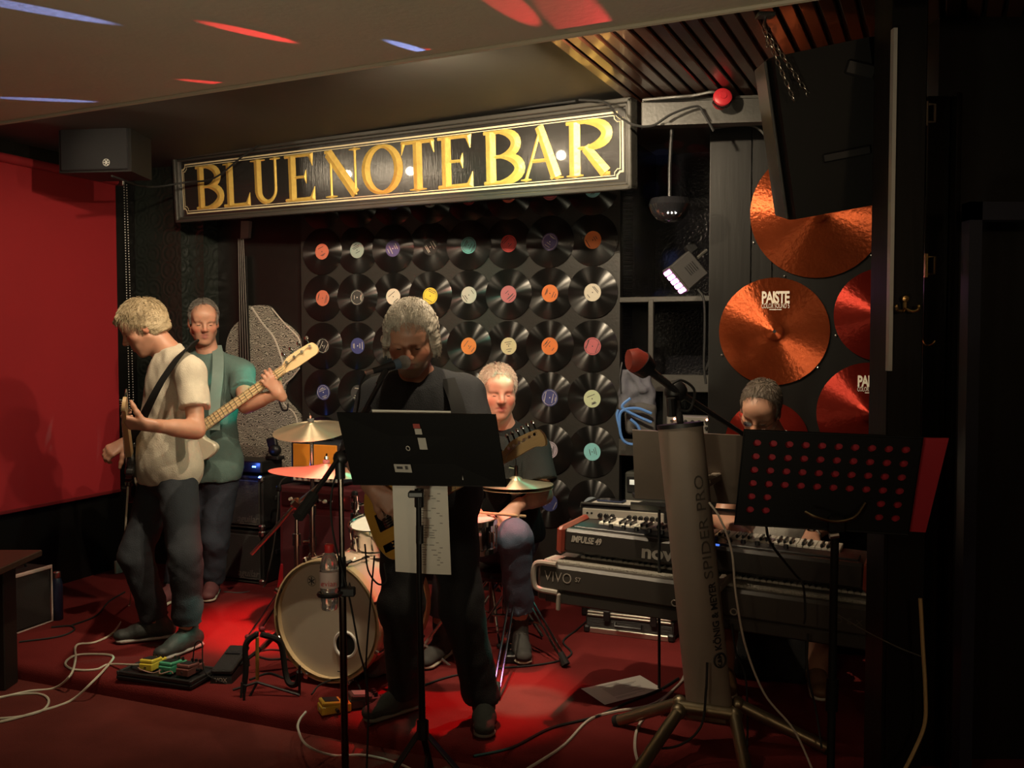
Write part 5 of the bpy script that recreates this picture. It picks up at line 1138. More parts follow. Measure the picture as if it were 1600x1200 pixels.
hx, hz, hr = .088, -.10, .050; n = 48; vs = []
for (cx_, cz_, r_) in ((0, 0, rb-.016), (0, 0, rb-.05), (hx*.5, hz*.5, .15), (hx, hz, hr)):
    for k in range(n): q = 2*math.pi*k/n; vs.append(fm_(-.008)@V((cx_+r_*math.cos(q), cz_+r_*math.sin(q), 0)))
fh = MB().add(vs, [(j*n+k, j*n+(k+1) % n, (j+1)*n+(k+1) % n, (j+1)*n+k) for j in range(3) for k in range(n)]).build('front_head', dh, dr)
MB().tube([fm_(-.010)@V((hx+(hr+.006)*math.cos(2*math.pi*k/28), hz+(hr+.006)*math.sin(2*math.pi*k/28), 0)) for k in range(28)], .007, 6, True).build('port_ring', white, fh)
MB().lathe([(.001, 0), (rb-.02, 0)], 40, fm_(.25), False).build('inner_disc', mat('dark inner disc', (.02, .02, .02), .8), dr)  # dark disc inside the shell, shade behind the port put into its colour
S = SDF(); pc_ = np.array(MW[dr.name]@V((.05, .17, .10))); S.box(pc_, (.15, .07, .08), np.array(RS.transposed()), .03); org('muffling_pillow', S, .012, cloth('grey pillow', (.09, .09, .085)), dr, lambda Pt: .01*npnoise(Pt, 15, 1))
lt = MB().lathe([(.0215, 0), (.0235, 0)], 28, fm_(-.0095)@Matrix.Translation((-.088, .165, 0)), False).build('emblem', ink, fh)
for k in range(3): MB().box(fm_(-.0100)@V((-.088, .165, 0)), (.0045, .0012, .036), Matrix.Rotation(R(60*k), 3, 'Y')).build('emblem_bar', ink, lt)
text('YAMAHA', .050, ink, fh, fm_(-.0100)@Matrix.Translation((.046, .158, 0)), .0004, world=False, bold=.0012, width=.16)
MB().box(fm_(-.0100)@V((.06, -.225, 0)), (.03, .001, .004)).build('small_print', ink, fh)
for k in range(8):
    a = R(22.5+45*k); p = fm_()@V((math.cos(a)*(rb+.006), math.sin(a)*(rb+.006), 0))
    MB().box(p+V((0, -.014, 0)), (.03, .045, .022), Matrix.Rotation(-a, 3, 'Y'), .005).build('claw', chrome, dr); MB().cyl(p, p+V((0, .13, 0)), .004, n=6).build('tension_rod', chrome, dr)
    MB().box(p+V((0, .13, 0))-V((math.cos(a), 0, math.sin(a)))*.006, (.022, .05, .018), Matrix.Rotation(-a, 3, 'Y'), .004).build('lug', chrome, dr)
for s, e in ((-1, (-.47, -.06, .0)), (1, (.42, -.02, .0))):
    st_ = V((s*(rb+.0), .10, zc-.05)); e = V(e); sp = MB().tube([st_, st_.lerp(e, .5), e+Z*.03], [.011, .010, .008], 8).build('spur', plastic, dr); MB().tube([st_.lerp(e, .35), st_.lerp(e, .55)], .014, 8).build('collar', chrome, sp); MB().tube([e+Z*.035, e+Z*.004], [.012, .021], 10).build('rubber_foot', rubber, sp)
# rack tom above it, chrome hardware
tm = thing('rack_tom', 'small chrome shelled tom mounted over the bass drum', 'drum', W(592, 834, 4.6), rot=RS@Matrix.Rotation(R(12), 3, 'X')); 
MB().lathe([(.128, -.055), (.128, .055), (.120, .055), (.120, -.055)], 40, None, False).build('shell', mat('mirror chrome shell', (.7, .68, .66), .08, 1), tm)
for z in (-.053, .053): MB().lathe([(.130, z-.012), (.139, z-.010), (.139, z+.012), (.130, z+.014)], 40, None, False).build('hoop', chrome, tm)
MB().lathe([(.001, .055), (.129, .055), (.129, .052)], 40, None, False).build('head', mat('white coated head', (.6, .58, .52), .6), tm)
for k in range(6):
    a = R(60*k+10); p = V((.135*math.cos(a), .135*math.sin(a), 0)); MB().cyl(p-Z*.055, p+Z*.06, .004, n=6).build('tension_rod', chrome, tm); MB().box(p, (.018, .02, .06), Matrix.Rotation(a, 3, 'Z'), .004).build('lug', chrome, tm)
ty_ = W(556, 800, 4.75); th = thing('tom_holder', 'chrome tom mount post rising from the bass drum', 'drum hardware', W(556, 878, 4.72))
MB(th).cyl(W(556, 880, 4.72), W(556, 775, 4.72), .013, n=12).build('post', chrome, th)
for y_, r_ in ((790, .022), (808, .026), (862, .024)): c = W(556, y_, 4.72); MB(th).cyl(c-Z*.018, c+Z*.018, r_, n=12).build('memory_lock', chrome, th); MB(th).tube([c, c+V((.05, -.02, .012))], [.006, .010], 8).build('wing_bolt', chrome, th)
# snare
sn = thing('snare_drum', 'chrome snare drum between the singer and the drummer', 'drum', W(716, 835, 4.58), rot=RS); zt_ = .06
MB().lathe([(.172, -.065), (.172, .065), (.165, .065), (.165, -.065)], 48, None, False).build('shell', mat('mirror chrome shell', (.7, .68, .66), .08, 1), sn); MB().lathe([(.001, .066), (.173, .066), (.173, .06)], 48, None, False).build('head', mat('white coated head', (.6, .58, .52), .6), sn)
for z in (-.063, .066): MB().lathe([(.174, z-.012), (.184, z-.010), (.184, z+.012), (.174, z+.014)], 48, None, False).build('hoop', chrome, sn)
for k in range(10): a = R(36*k); p = V((.18*math.cos(a), .18*math.sin(a), 0)); MB().cyl(p-Z*.07, p+Z*.075, .004, n=6).build('tension_rod', chrome, sn); MB().box(p, (.016, .018, .05), Matrix.Rotation(a, 3, 'Z'), .004).build('lug', chrome, sn)
ss = thing('snare_stand', 'black and chrome tripod stand under the snare drum', 'drum hardware', G(768, 985)); 
sb = V((MW[sn.name].translation.x+.03, MW[sn.name].translation.y, 0)); c_ = G(768, 990); topz = MW[sn.name].translation.z-.10
MB(ss).cyl(V((c_.x, c_.y, ST+.06)), V((c_.x, c_.y, topz)), .014, n=12).build('post', mat('dark steel', (.22, .2, .18), .3, 1), ss)
for a in (160, 280, 40):
    h_ = V((c_.x, c_.y, ST+.30)); e = V((c_.x+.26*math.cos(R(a)), c_.y+.26*math.sin(R(a)), ST+.01)); lg = MB(ss).cyl(h_, e, .008, n=8).build('leg', chrome, ss); MB(ss).cyl(V((c_.x, c_.y, ST+.10)), h_.lerp(e, .5), .006, n=6).build('brace', chrome, lg); MB(ss).ball(e+Z*.004, (.016, .016, .012), 8).build('rubber_foot', rubber, lg)
    MB(ss).tube([V((c_.x, c_.y, topz)), MW[sn.name].translation+V((.16*math.cos(R(a)), .16*math.sin(R(a)), -.075))], .007, 6).build('basket_arm', chrome, ss)
# hi-hat
HC = G(806, 1012); hz_ = W(803, 760, HC.y).z
hh = thing('hi_hat_stand', 'chrome hi-hat stand with pedal in front of the drummer', 'drum hardware', HC)
hp_ = lambda x, y, z: V((HC.x+x, HC.y+y, z))
MB(hh).cyl(hp_(0, 0, ST+.10), hp_(0, 0, ST+.42), .016, n=14).build('lower_tube', chrome, hh); MB(hh).cyl(hp_(0, 0, ST+.42), hp_(0, 0, hz_-.05), .0125, n=14).build('upper_tube', chrome, hh); MB(hh).cyl(hp_(0, 0, hz_-.07), hp_(0, 0, hz_-.01), .026, .022, 12).build('cymbal_seat', plastic, hh)
MB(hh).cyl(hp_(0, 0, hz_), hp_(0, 0, W(803, 690, HC.y).z), .0032, n=8).build('pull_rod', chrome, hh); MB(hh).cyl(hp_(0, 0, hz_+.055), hp_(0, 0, hz_+.105), .012, n=10).build('clutch', chrome, hh); MB(hh).tube([hp_(0, 0, hz_+.09), hp_(-.035, -.01, hz_+.10)], [.005, .009], 8).build('wing_screw', chrome, hh)
for zz_ in (ST+.42, ST+.30): MB(hh).cyl(hp_(0, 0, zz_-.02), hp_(0, 0, zz_+.02), .022, n=10).build('clamp', chrome, hh)
for e in (G(882, 1042), G(775, 1092), G(740, 1010)):
    h_ = hp_(0, 0, ST+.36); e = V((e.x, e.y, ST)); o_ = (e-HC).normalized(); s_ = V((-o_.y, o_.x, 0))*.013
    lg = MB(hh).cyl(h_+s_, e+Z*.03+s_, .0055, n=8).cyl(h_-s_, e+Z*.03-s_, .0055, n=8).build('leg', chrome, hh); MB(hh).cyl(hp_(0, 0, ST+.16), h_.lerp(e, .55), .007, n=8).build('brace', chrome, lg); MB(hh).tube([e+Z*.06-o_*.03, e+Z*.012+o_*.01], [.016, .022], 10).build('rubber_foot', rubber, lg)
pd = MB(hh).box(hp_(-.005, -.10, ST+.05), (.09, .27, .014), Matrix.Rotation(R(13), 3, 'X'), .004).build('pedal_board', plastic, hh); MB(hh).box(hp_(-.005, -.22, ST+.02), (.10, .06, .04), None, .006).build('heel_plate', plastic, hh); MB(hh).box(hp_(-.005, -.03, ST+.012), (.09, .3, .01), None, .003).build('base_plate', plastic, hh)
b = MB(hh)
for k in range(4): b.tube([hp_(-.03+.0*k, -.17+.05*k, ST+.045+.0115*k), hp_(.02, -.17+.05*k, ST+.045+.0115*k)], .003, 5)
b.build('tread_rib', chrome, pd)['kind'] = 'stuff'
hat = bronze_c
for s, (nm, lab, dz) in enumerate((('hi_hat_cymbal', 'top hi-hat cymbal on the chrome stand', .012), ('hi_hat_cymbal', 'bottom hi-hat cymbal lying under its twin', -.006))):
    t_ = thing(nm, lab, 'cymbal', hp_(0, 0, hz_+dz), group='hi-hat cymbals'); sg = 1 if s == 0 else -1
    MB().lathe([(.005, sg*.040)]+[(.036*math.sin(R(a)), sg*(.020+.02*math.cos(R(a)))) for a in (30, 60, 85)]+[(.07, sg*.016), (.13, sg*.008), (.186, sg*.0), (.186, -sg*.0012), (.05, sg*.017)], 56, cap=False).build('bronze', hat, t_, 50)
# crash with sound holes, top left
cA = W(487, 673, 5.3)
crash = cymbal('crash_cymbal', 'crash cymbal with round sound holes on the tall straight stand', cA, .205, (-.04, -.20, 1), bronze_c, 6)
sA = thing('cymbal_stand', 'straight chrome cymbal stand beside the bass amplifiers', 'drum hardware', V((cA.x, cA.y, ST)))
q = lambda z: V((cA.x, cA.y, z))
MB(sA).cyl(q(ST+.15), q(ST+.62), .016, n=12).build('lower_tube', chrome, sA); MB(sA).cyl(q(ST+.6), q(cA.z-.01), .0105, n=12).build('upper_tube', chrome, sA)
for z in (ST+.62, ST+.45): MB(sA).cyl(q(z-.025), q(z+.025), .022, n=12).build('clamp', chrome, sA); MB(sA).tube([q(z), q(z)+V((-.05, -.02, 0))], [.006, .01], 8).build('wing_bolt', chrome, sA)
for a in (210, 330, 90): e = V((cA.x+.28*math.cos(R(a)), cA.y+.28*math.sin(R(a)), ST+.012)); lg = MB(sA).cyl(q(ST+.40), e, .008, n=8).build('leg', chrome, sA); MB(sA).cyl(q(ST+.18), q(ST+.40).lerp(e, .6), .006, n=6).build('brace', chrome, lg); MB(sA).ball(e+Z*.004, (.018, .018, .014), 8).build('rubber_foot', rubber, lg)
# ride on a boom
cB = W(509, 738, 5.0)
cymbal('ride_cymbal', 'larger cymbal seen edge-on on the boom stand', cB, .285, (.05, .03, 1), bronze_c, 0, .18, .045)
sB = thing('cymbal_stand', 'chrome boom cymbal stand holding the larger edge-on cymbal', 'drum hardware', V((W(463, 880, 5.1).x, 5.1, ST)))
x0 = W(463, 785, 5.1).x; q = lambda z: V((x0, 5.1, z)); zcl = W(463, 787, 5.1).z
MB(sB).cyl(q(ST+.15), q(ST+.50), .015, n=12).build('lower_tube', chrome, sB); MB(sB).cyl(q(ST+.48), q(zcl), .010, n=12).build('upper_tube', chrome, sB); MB(sB).cyl(q(ST+.47), q(ST+.53), .022, n=12).build('clamp', chrome, sB)
MB(sB).box(q(zcl), (.05, .05, .05), Matrix.Rotation(R(40), 3, 'Y'), .01).build('boom_clamp', chrome, sB)
MB(sB).tube([W(393, 866, 5.15), W(430, 826, 5.13), W(463, 787, 5.1), W(500, 756, 5.03), cB-Z*.012], [.009, .011, .009, .008, .007], 10).build('boom_tube', steel, sB)
for a in (200, 320, 80): e = V((x0+.25*math.cos(R(a)), 5.1+.25*math.sin(R(a)), ST+.012)); lg = MB(sB).cyl(q(ST+.36), e, .008, n=8).build('leg', chrome, sB); MB(sB).ball(e+Z*.004, (.018, .018, .014), 8).build('rubber_foot', rubber, lg)
# throne and sticks
tr = thing('drum_throne', 'round black padded drum throne under the drummer', 'stool', V((W(788, 842, 5.16).x, 5.16, ST))); zq = W(788, 842, 5.16).z-ST-.135
MB().lathe([(.15, zq-.06), (.165, zq-.04), (.165, zq-.01), (.15, zq)], 32).build('seat', mat('black vinyl seat', (.012, .012, .012), .4), tr); MB().cyl((0, 0, .06), (0, 0, zq-.05), .016, n=12).build('post', chrome, tr)
for a in (205, 325, 85): MB().cyl((0, 0, .30), (.24*math.cos(R(a)), .24*math.sin(R(a)), .012), .009, n=8).build('leg', chrome, tr)
p0, p1 = W(812, 806, 4.72), W(738, 800, 4.50); dk = thing('drumstick', 'wooden drumstick in the left hand of the drummer', 'drumstick', p0); MB(dk).tube([p0+(p0-p1)*.12, p0, p0.lerp(p1, .8), p1], [.0075, .0075, .006, .0035], 8).build('shaft', mat('pale hickory', (.62, .42, .24), .5), dk); MB(dk).ball(p1, .0055, 8).build('tip', mat('pale hickory', (.62, .42, .24), .5), dk)
# folding percussion stand leg seen between the singer's legs
fs_ = thing('folding_stand', 'pale steel folding stand legs behind the knees of the singer', 'drum hardware', G(690, 1052)); pale = mat('pale steel', (.7, .66, .6), .25, .8)
for k, (a, b_) in enumerate((((697, 962), (660, 1012)), ((664, 1008), (712, 1048)), ((708, 975), (718, 1050)))): MB(fs_).cyl(W(*a, 4.62), W(*b_, 4.62), .0075, n=8).build('leg', pale, fs_)
pk = thing('bass_pedal', 'chrome bass drum pedal at the drummer foot', 'drum pedal', MW[dr.name]@V((0, .50, 0)), -A)
MB().box((0, .15, .03), (.09, .28, .012), Matrix.Rotation(R(-10), 3, 'X'), .004).build('footboard', steel, pk); MB().box((0, .12, .008), (.10, .34, .012), None, .003).build('base_plate', plastic, pk)
for s in (-1, 1): MB().cyl((s*.05, 0, .01), (s*.05, 0, .20), .009, n=8).build('post', chrome, pk)
MB().cyl((-.05, 0, .19), (.05, 0, .19), .007, n=8).build('axle', chrome, pk); MB().cyl((0, 0, .19), (0, -.055, .30), .004, n=6).build('beater_shaft', chrome, pk); MB().ball((0, -.06, .31), .028, 10).build('beater', mat('white felt', (.5, .48, .44), .95), pk)
# ================================================================ amplifiers at the back
gc = mat('charcoal grille cloth', (.055, .053, .05), .75, bump=.8, bscale=500)
CB = G(412, 914)
def cab(label, z0):
    t = thing('bass_cabinet', label, 'amplifier', V((CB.x, CB.y, z0)), -A, 'stacked bass cabinets'); w_, h_, d_ = .40, .335, .34
    MB().box((-w_/2, d_/2, h_/2), (w_, d_, h_), None, .01).build('cabinet', tolex, t); MB().box((-w_/2, -.004, h_/2), (w_-.04, .014, h_-.05), None, .006).build('grille', gc, t)
    for x in (-.012, -w_+.012):
        for z in (.014, h_-.014): MB().box((x, .004, z), (.04, .04, .04), None, .01).build('corner', steel, t)
    MB().box((-w_/2, -.006, .012), (w_-.06, .006, .006)).build('trim_line', grey, t)
    text('aguilar', .062, mat('dull silver script', (.22, .21, .20), .4, .5), t, VF(-.11, .065, -.013), .001, world=False, shear=.25, bold=.0006)
    MB().box((-.11, -.0125, .034), (.13, .002, .004)).build('logo_line', mat('dull silver script', (.22, .21, .20), .4, .5), t)
    MB().box((.004, .17, h_*.55), (.012, .10, .03), None, .004).build('handle', plastic, t)
    return t
cab('lower black bass cabinet standing on the red carpet', ST); cab('upper black bass cabinet carrying the blue lit amplifier head', ST+.345)
z0 = ST+.69; ah = thing('amplifier_head', 'small black amplifier head glowing blue on the cabinet stack', 'amplifier', V((CB.x-.02, CB.y, z0)), -A)
MB().box((-.14, .13, .045), (.28, .22, .075), None, .008).build('case', plastic, ah); bl_ = mat('blue led glow', (.05, .1, 1), .4, emit=(.05, .18, 1), es=30)
for x in (-.06, -.045): MB().ball((x, .016, .05), .005, 8).build('indicator_led', bl_, ah)
for k in range(4): MB().cyl((-.24+.035*k, .018, .045), (-.24+.035*k, .002, .045), .011, n=10).build('knob', plastic, ah)
lamp('amp_led_glow', 'POINT', MW[ah.name]@V((-.05, -.02, .06)), (0, 0, 0), .35, (.08, .2, 1), .01)
tw = thing('desk_gadget', 'small black gadget on a stem beside the blue lit amplifier head', 'gadget', MW[ah.name]@V((.0, .16, .083)), -A)
MB().box((.0, 0, .012), (.10, .08, .024), None, .006).build('base', plastic, tw); MB().ball((.0, 0, .06), (.045, .035, .04), 12).build('body', plastic, tw); MB().box((-.02, 0, .11), (.07, .03, .06), Matrix.Rotation(R(-15), 3, 'Y'), .006).build('top', plastic, tw)
RC = G(437, 930, ST); rcb = thing('combo_amplifier', 'tall wine red amplifier with a red pilot light behind the drums', 'amplifier', RC, -A); hgt = W(437, 758, RC.y).z-ST; wn = mat('wine red tolex', (.10, .014, .020), .5, bump=.4, bscale=350)
MB().box((.27, .15, hgt/2), (.54, .30, hgt), None, .012).build('cabinet', wn, rcb); MB().box((.27, -.004, hgt/2-.06), (.48, .01, hgt-.20), None, .004).build('grille', mat('wine grille cloth', (.085, .012, .018), .8, bump=.6, bscale=400), rcb); MB().box((.27, -.006, hgt-.075), (.49, .012, .085), None, .004).build('control_panel', mat('dark wine panel', (.04, .008, .01), .35), rcb)
for k in range(8): MB().cyl((.10+.04*k, -.012, hgt-.075), (.10+.04*k, -.03, hgt-.075), .012, .009, 10).build('knob', creamp if k % 2 == 0 else chrome, rcb)
MB().ball((.455, -.015, hgt-.06), .008, 8).build('pilot_light', mat('red pilot', (1, .1, .05), .3, emit=(1, .08, .05), es=25), rcb)
for x in (.0, .53): MB().box((x+.004, .0, hgt-.02), (.035, .03, .035), None, .008).build('corner', plastic, rcb)
MB().box((.27, .15, hgt+.012), (.16, .03, .02), None, .006).build('handle', plastic, rcb)
oa = thing('combo_amplifier', 'small bright orange amplifier standing on the wine red one', 'amplifier', MW[rcb.name]@V((.05, .05, hgt+.012)), -A); orm = mat('orange cloth', (.72, .25, .02), .6, bump=.3, bscale=400)
MB().box((.18, .10, .125), (.36, .20, .25), None, .012).build('cabinet', mat('navy black tolex', (.018, .022, .03), .5), oa); MB().box((.18, -.004, .155), (.31, .012, .165), None, .004).build('grille', orm, oa); MB().box((.18, -.004, .04), (.31, .012, .05), None, .004).build('control_panel', mat('white panel', (.68, .65, .58), .45), oa)
for k in range(7): MB().cyl((.06+.04*k, -.01, .04), (.06+.04*k, -.024, .04), .009, n=10).build('knob', plastic, oa)
MB().box((.18, .10, .262), (.12, .03, .014), None, .005).build('handle', plastic, oa)
cup = thing('paper_stack', 'white papers leaning behind the bass drum beside a red cover', 'papers', G(456, 930), -A)
MB().box((0, 0, .11), (.10, .02, .22), Matrix.Rotation(R(-12), 3, 'X')).build('papers', paper, cup); MB().box((-.055, -.02, .10), (.045, .03, .19), Matrix.Rotation(R(10), 3, 'Y'), .008).build('cover', redpl, cup)
# ================================================================ double bass drawing on the back wall
RWd = RW+N*.045
px_ = lambda x, y, o=0: PL(x, y, RWd-N*o, N)
db = thing('double_bass_panel', 'pale cut-out panel drawn as a double bass on the back wall', 'wall art', px_(420, 760))
def cut(pts, name, m, parent, o, th): 
    P_ = [px_(x, y, o) for x, y in pts]; n = len(P_); vs = P_+[p-N*th for p in P_]
    return MB(db).add(vs, [tuple(range(n)), tuple(range(n, 2*n))[::-1]]+[(i, (i+1) % n, n+(i+1) % n, n+i) for i in range(n)]).build(name, m, parent, 0)
bp_ = mat('scratched pale panel', (.36, .33, .28), .7, var=.2, scale=30); nt = bp_.node_tree
wv = nt.nodes.new('ShaderNodeTexWave'); wv.inputs['Scale'].default_value = 28; wv.inputs['Distortion'].default_value = 14; wv.inputs['Detail Scale'].default_value = 1.2; wv.inputs['Detail'].default_value = 2; wv.bands_direction = 'Z'
tc = nt.nodes.new('ShaderNodeTexCoord'); nt.links.new(tc.outputs['Object'], wv.inputs['Vector']); rp_ = nt.nodes.new('ShaderNodeValToRGB'); rp_.color_ramp.elements[0].position = .42; rp_.color_ramp.elements[1].position = .55; rp_.color_ramp.elements[0].color = (.07, .064, .055, 1); rp_.color_ramp.elements[1].color = (.42, .39, .33, 1)
nt.links.new(wv.outputs[0], rp_.inputs[0]); nt.links.new(rp_.outputs[0], nt.nodes['Principled BSDF'].inputs['Base Color'])
out = [(391, 478), (422, 478), (432, 494), (455, 510), (470, 527), (474, 548), (470, 572), (455, 592), (447, 606), (450, 624), (466, 642), (476, 668), (478, 800), (362, 800), (368, 700), (374, 640), (368, 606), (357, 575), (356, 540), (364, 515), (380, 498), (391, 486)]
sm_ = [tuple((q.x, q.y)) for q in spline([V((x, y, 0)) for x, y in out]+[V((391, 478, 0))], 4)][:-1]
cut(sm_, 'body', bp_, db, 0, .02); pw = mat('pale drawn line', (.55, .50, .44), .7)
for ln, r_ in (([(393, 480), (410, 505), (428, 528), (440, 560), (444, 580)], .007), ([(468, 575), (456, 590), (445, 600), (440, 610)], .005), ([(440, 610), (444, 632), (462, 650), (470, 700)], .005), ([(425, 482), (445, 506), (466, 528), (472, 548)], .005)):
    MB(db).tube(spline([px_(x, y, .022) for x, y in ln], 5), r_, 5).build('drawn_line', pw, db)
cut([(374, 400), (386, 400), (392, 585), (376, 585)], 'fingerboard', black, db, .024, .016); cut([(381, 346), (394, 346), (392, 372), (380, 374)], 'headstock', mat('pinkish grey wood', (.25, .19, .17), .6), db, .0, .03)
for k in range(4): MB(db).tube([px_(372.5+2.6*k, 373, .045), px_(376.5+4.2*k, 590, .045)], .0026, 4).build('string', mat('dull silver string', (.35, .33, .3), .4, .8), db)
MB(db).tube(spline([px_(x, y, .024) for x, y in ((433, 612), (437, 628), (442, 640), (449, 640), (450, 632))], 6), [.006]*25, 6).build('f_hole', plastic, db); MB(db).tube(spline([px_(x, y, .024) for x, y in ((384, 628), (386, 638), (392, 640), (394, 632))], 6), .005, 6).build('f_hole', plastic, db)
cut([(380, 618), (420, 612), (420, 622), (380, 628)], 'bridge', mat('tan bridge', (.42, .30, .16), .6), db, .024, .012)
# ================================================================ guitars
def poly_s(pts, k=4): return [(q.x, q.y) for q in spline([V((x, y, 0)) for x, y in pts]+[V((*pts[0], 0))], k)][:-1]
def guitar(name, label, bridge, tip, nrm_, kind, bodym, neckm, guardm=None, straps=None, strapm=None):
    bass = kind == 'bass'; SCL = .864 if bass else .648; HL = .21 if bass else .185
    bridge, tip = V(bridge), V(tip); x = (tip-bridge).normalized(); z = V(nrm_); z = (z-x*z.dot(x)).normalized(); y = z.cross(x); s = (tip-bridge).length/(SCL+HL)
    t = thing(name, label, 'guitar', bridge, rot=frame((0, 0, 0), x, y, z).to_3x3()); sc_ = Matrix.Scale(s, 4)
    def bd(mb, nm, m, par=None, sm=35):
        mb.v = [sc_@p for p in mb.v]; return mb.build(nm, m, par or t, sm)
    if kind == 'single': out = [(-.105, 0), (-.10, .075), (-.06, .145), (0, .163), (.07, .14), (.13, .119), (.19, .126), (.245, .130), (.285, .10), (.292, .035), (.285, -.03), (.238, -.045), (.216, -.072), (.232, -.105), (.262, -.128), (.235, -.146), (.18, -.136), (.13, -.119), (.07, -.14), (0, -.163), (-.06, -.145), (-.10, -.075)]
    else:
        k_ = 1.12 if bass else 1.0
        out = [(-.10, 0), (-.095, .085), (-.05, .150), (.01, .162), (.08, .135), (.14, .115), (.20, .125), (.27, .145), (.335, .135), (.30, .085), (.255, .045), (.255, -.03), (.262, -.06), (.285, -.10), (.275, -.128), (.22, -.140), (.16, -.125), (.10, -.120), (.03, -.150), (-.04, -.158), (-.09, -.095)]; out = [(a*k_, b_*k_*.98) for a, b_ in out]
    pl_ = poly_s(out); T_ = .042; ins = lambda f: [(a*f+.09*(1-f), b_*f) for a, b_ in pl_]
    b = MB(); n = len(pl_); layers = [(ins(.965), -T_), (pl_, -T_+.007), (pl_, -.007), (ins(.965), 0)]; vs = [V((a, b_, h)) for L, h in layers for a, b_ in L]
    b.add(vs, [(j*n+k, j*n+(k+1) % n, (j+1)*n+(k+1) % n, (j+1)*n+k) for j in range(3) for k in range(n)]+[tuple(range(n))[::-1], tuple(range(3*n, 4*n))]); bo_ = bd(b, 'body', bodym)
    nw0, nw1 = .021, .028
    nx0 = .19 if not bass else .23
    b = MB(); b.add([(nx0, -nw1, -.02), (nx0, nw1, -.02), (SCL, nw0, -.018), (SCL, -nw0, -.018), (nx0, -nw1, .006), (nx0, nw1, .006), (SCL, nw0, .004), (SCL, -nw0, .004), (nx0, 0, -.026), (SCL, 0, -.024)],
        [(4, 5, 6, 7), (0, 4, 7, 3), (1, 2, 6, 5), (0, 3, 9, 8), (8, 9, 2, 1), (0, 8, 1, 5, 4), (3, 7, 6, 2, 9)]); nk = bd(b, 'neck', neckm)
    for k in range(1, 20):
        fx = SCL-(SCL-SCL/2**(k/12)); fx = SCL/2**(k/12); fx = SCL-(SCL-fx) if False else SCL*1.0-(SCL-SCL/2**(k/12))
        if fx < nx0+.01: break
        bd(MB().box((fx, 0, .0062), (.0022, 2*nw0+.008*(1-fx/SCL)*2, .0018)), 'fret', steel, nk)
    nt_ = 4 if bass else 6
    hd = [(SCL, -nw0), (SCL+.02, -nw0-.002), (SCL+.05, -.030 if bass else -.022), (SCL+HL*.7, -.032 if bass else -.020), (SCL+HL*.93, -.030 if bass else -.034), (SCL+HL, -.008), (SCL+HL*.97, .02), (SCL+HL*.86, .034), (SCL+.06, .040), (SCL+.02, .030), (SCL, nw0)]
    hp2 = [(q.x, q.y) for q in spline([V((a, b_, 0)) for a, b_ in hd], 3)]
    he = bd(MB().prism(hp2, .014, Matrix.Translation((0, 0, -.016))), 'headstock', neckm)
    for k in range(nt_):
        hx_ = SCL+.035+(HL-.06)*k/(nt_-1); yy = .022
        tn = bd(MB().cyl((hx_, .018, -.002), (hx_, .018, .012), .006 if not bass else .008, n=10), 'tuner_post', chrome, he)
        bd(MB().cyl((hx_, .036, -.009), (hx_, .058, -.009), .0035, n=6).ball((hx_, .064, -.009), (.008, .010, .0045) if not bass else (.012, .013, .005), 8), 'tuner_key', chrome, he)
        sy_ = -.026+.052*k/(nt_-1) if not bass else -.028+.056*k/3; sy1 = sy_*.62
        bd(MB().tube([(-.005, sy_, .014), (SCL, sy1, .008), (hx_, .018, .004)], .0007 if not bass else .0013, 4), 'string', steel)
    if kind == 'single':
        bd(MB().box((-.005, 0, .004), (.085, .075, .005), None, .002), 'bridge_plate', chrome, bo_)
        for k in range(6): bd(MB().box((.0, -.027+.0108*k, .010), (.02, .008, .006), None, .002), 'saddle', chrome, bo_)
        cp_ = bd(MB().box((.02, -.105, .003), (.16, .032, .005), Matrix.Rotation(R(0), 3, 'Z'), .002), 'control_plate', mat('dark chrome plate', (.1, .1, .1), .15, 1), bo_)
        for xk in (.0, .05): bd(MB().cyl((xk, -.105, .004), (xk, -.105, .022), .011, .0095, 12), 'knob', chrome, cp_)
        bd(MB().box((.085, -.105, .01), (.03, .006, .01), None, .002), 'switch', chrome, cp_)
    else:
        bd(MB().box((-.005, 0, .006), (.05, .08, .01), None, .002), 'bridge_plate', chrome, bo_)
        for xk in (.10, .16): bd(MB().box((xk, 0, .006), (.04, .085, .012), None, .004), 'pickup', plastic, bo_)
        for k in range(3): bd(MB().cyl((-.02+.04*k, -.095-.01*k, .0), (-.02+.04*k, -.095-.01*k, .02), .012, n=10), 'knob', plastic, bo_)
    if guardm:
        gp = poly_s([(.06, -.055), (.05, .02), (.09, .075), (.16, .095), (.22, .09), (.25, .04), (.25, -.032), (.225, -.05), (.20, -.09), (.21, -.115), (.16, -.11), (.09, -.11)]); bd(MB().prism(gp, .003, Matrix.Translation((0, 0, .0005))), 'pickguard', guardm, bo_)
    if straps:
        for pts, wv_ in straps: ribbon(MB(t), spline(pts, 6), V(wv_)).build('strap', strapm, t, 60)
    return t
butter = mat('butterscotch blonde', (.50, .26, .045), .3, var=.12, coat=.5, scale=6, stretch=(1, 10, 1)); maple = mat('aged maple', (.50, .33, .16), .35, var=.12, scale=14, stretch=(1, 12, 12), coat=.3)
guitar('electric_guitar', 'butterscotch single cutaway guitar held by the singer', W(603, 812, 3.60), W(849, 681, 3.22), (-.18, -.95, .20), 'single', butter, maple, plastic,
       [([W(700, 745, 3.62), W(722, 700, 3.68), W(716, 640, 3.76), W(700, 592, 3.86)], (.027, 0, .004))], mat('black leather strap', (.007, .007, .007), .75, spec=.2))
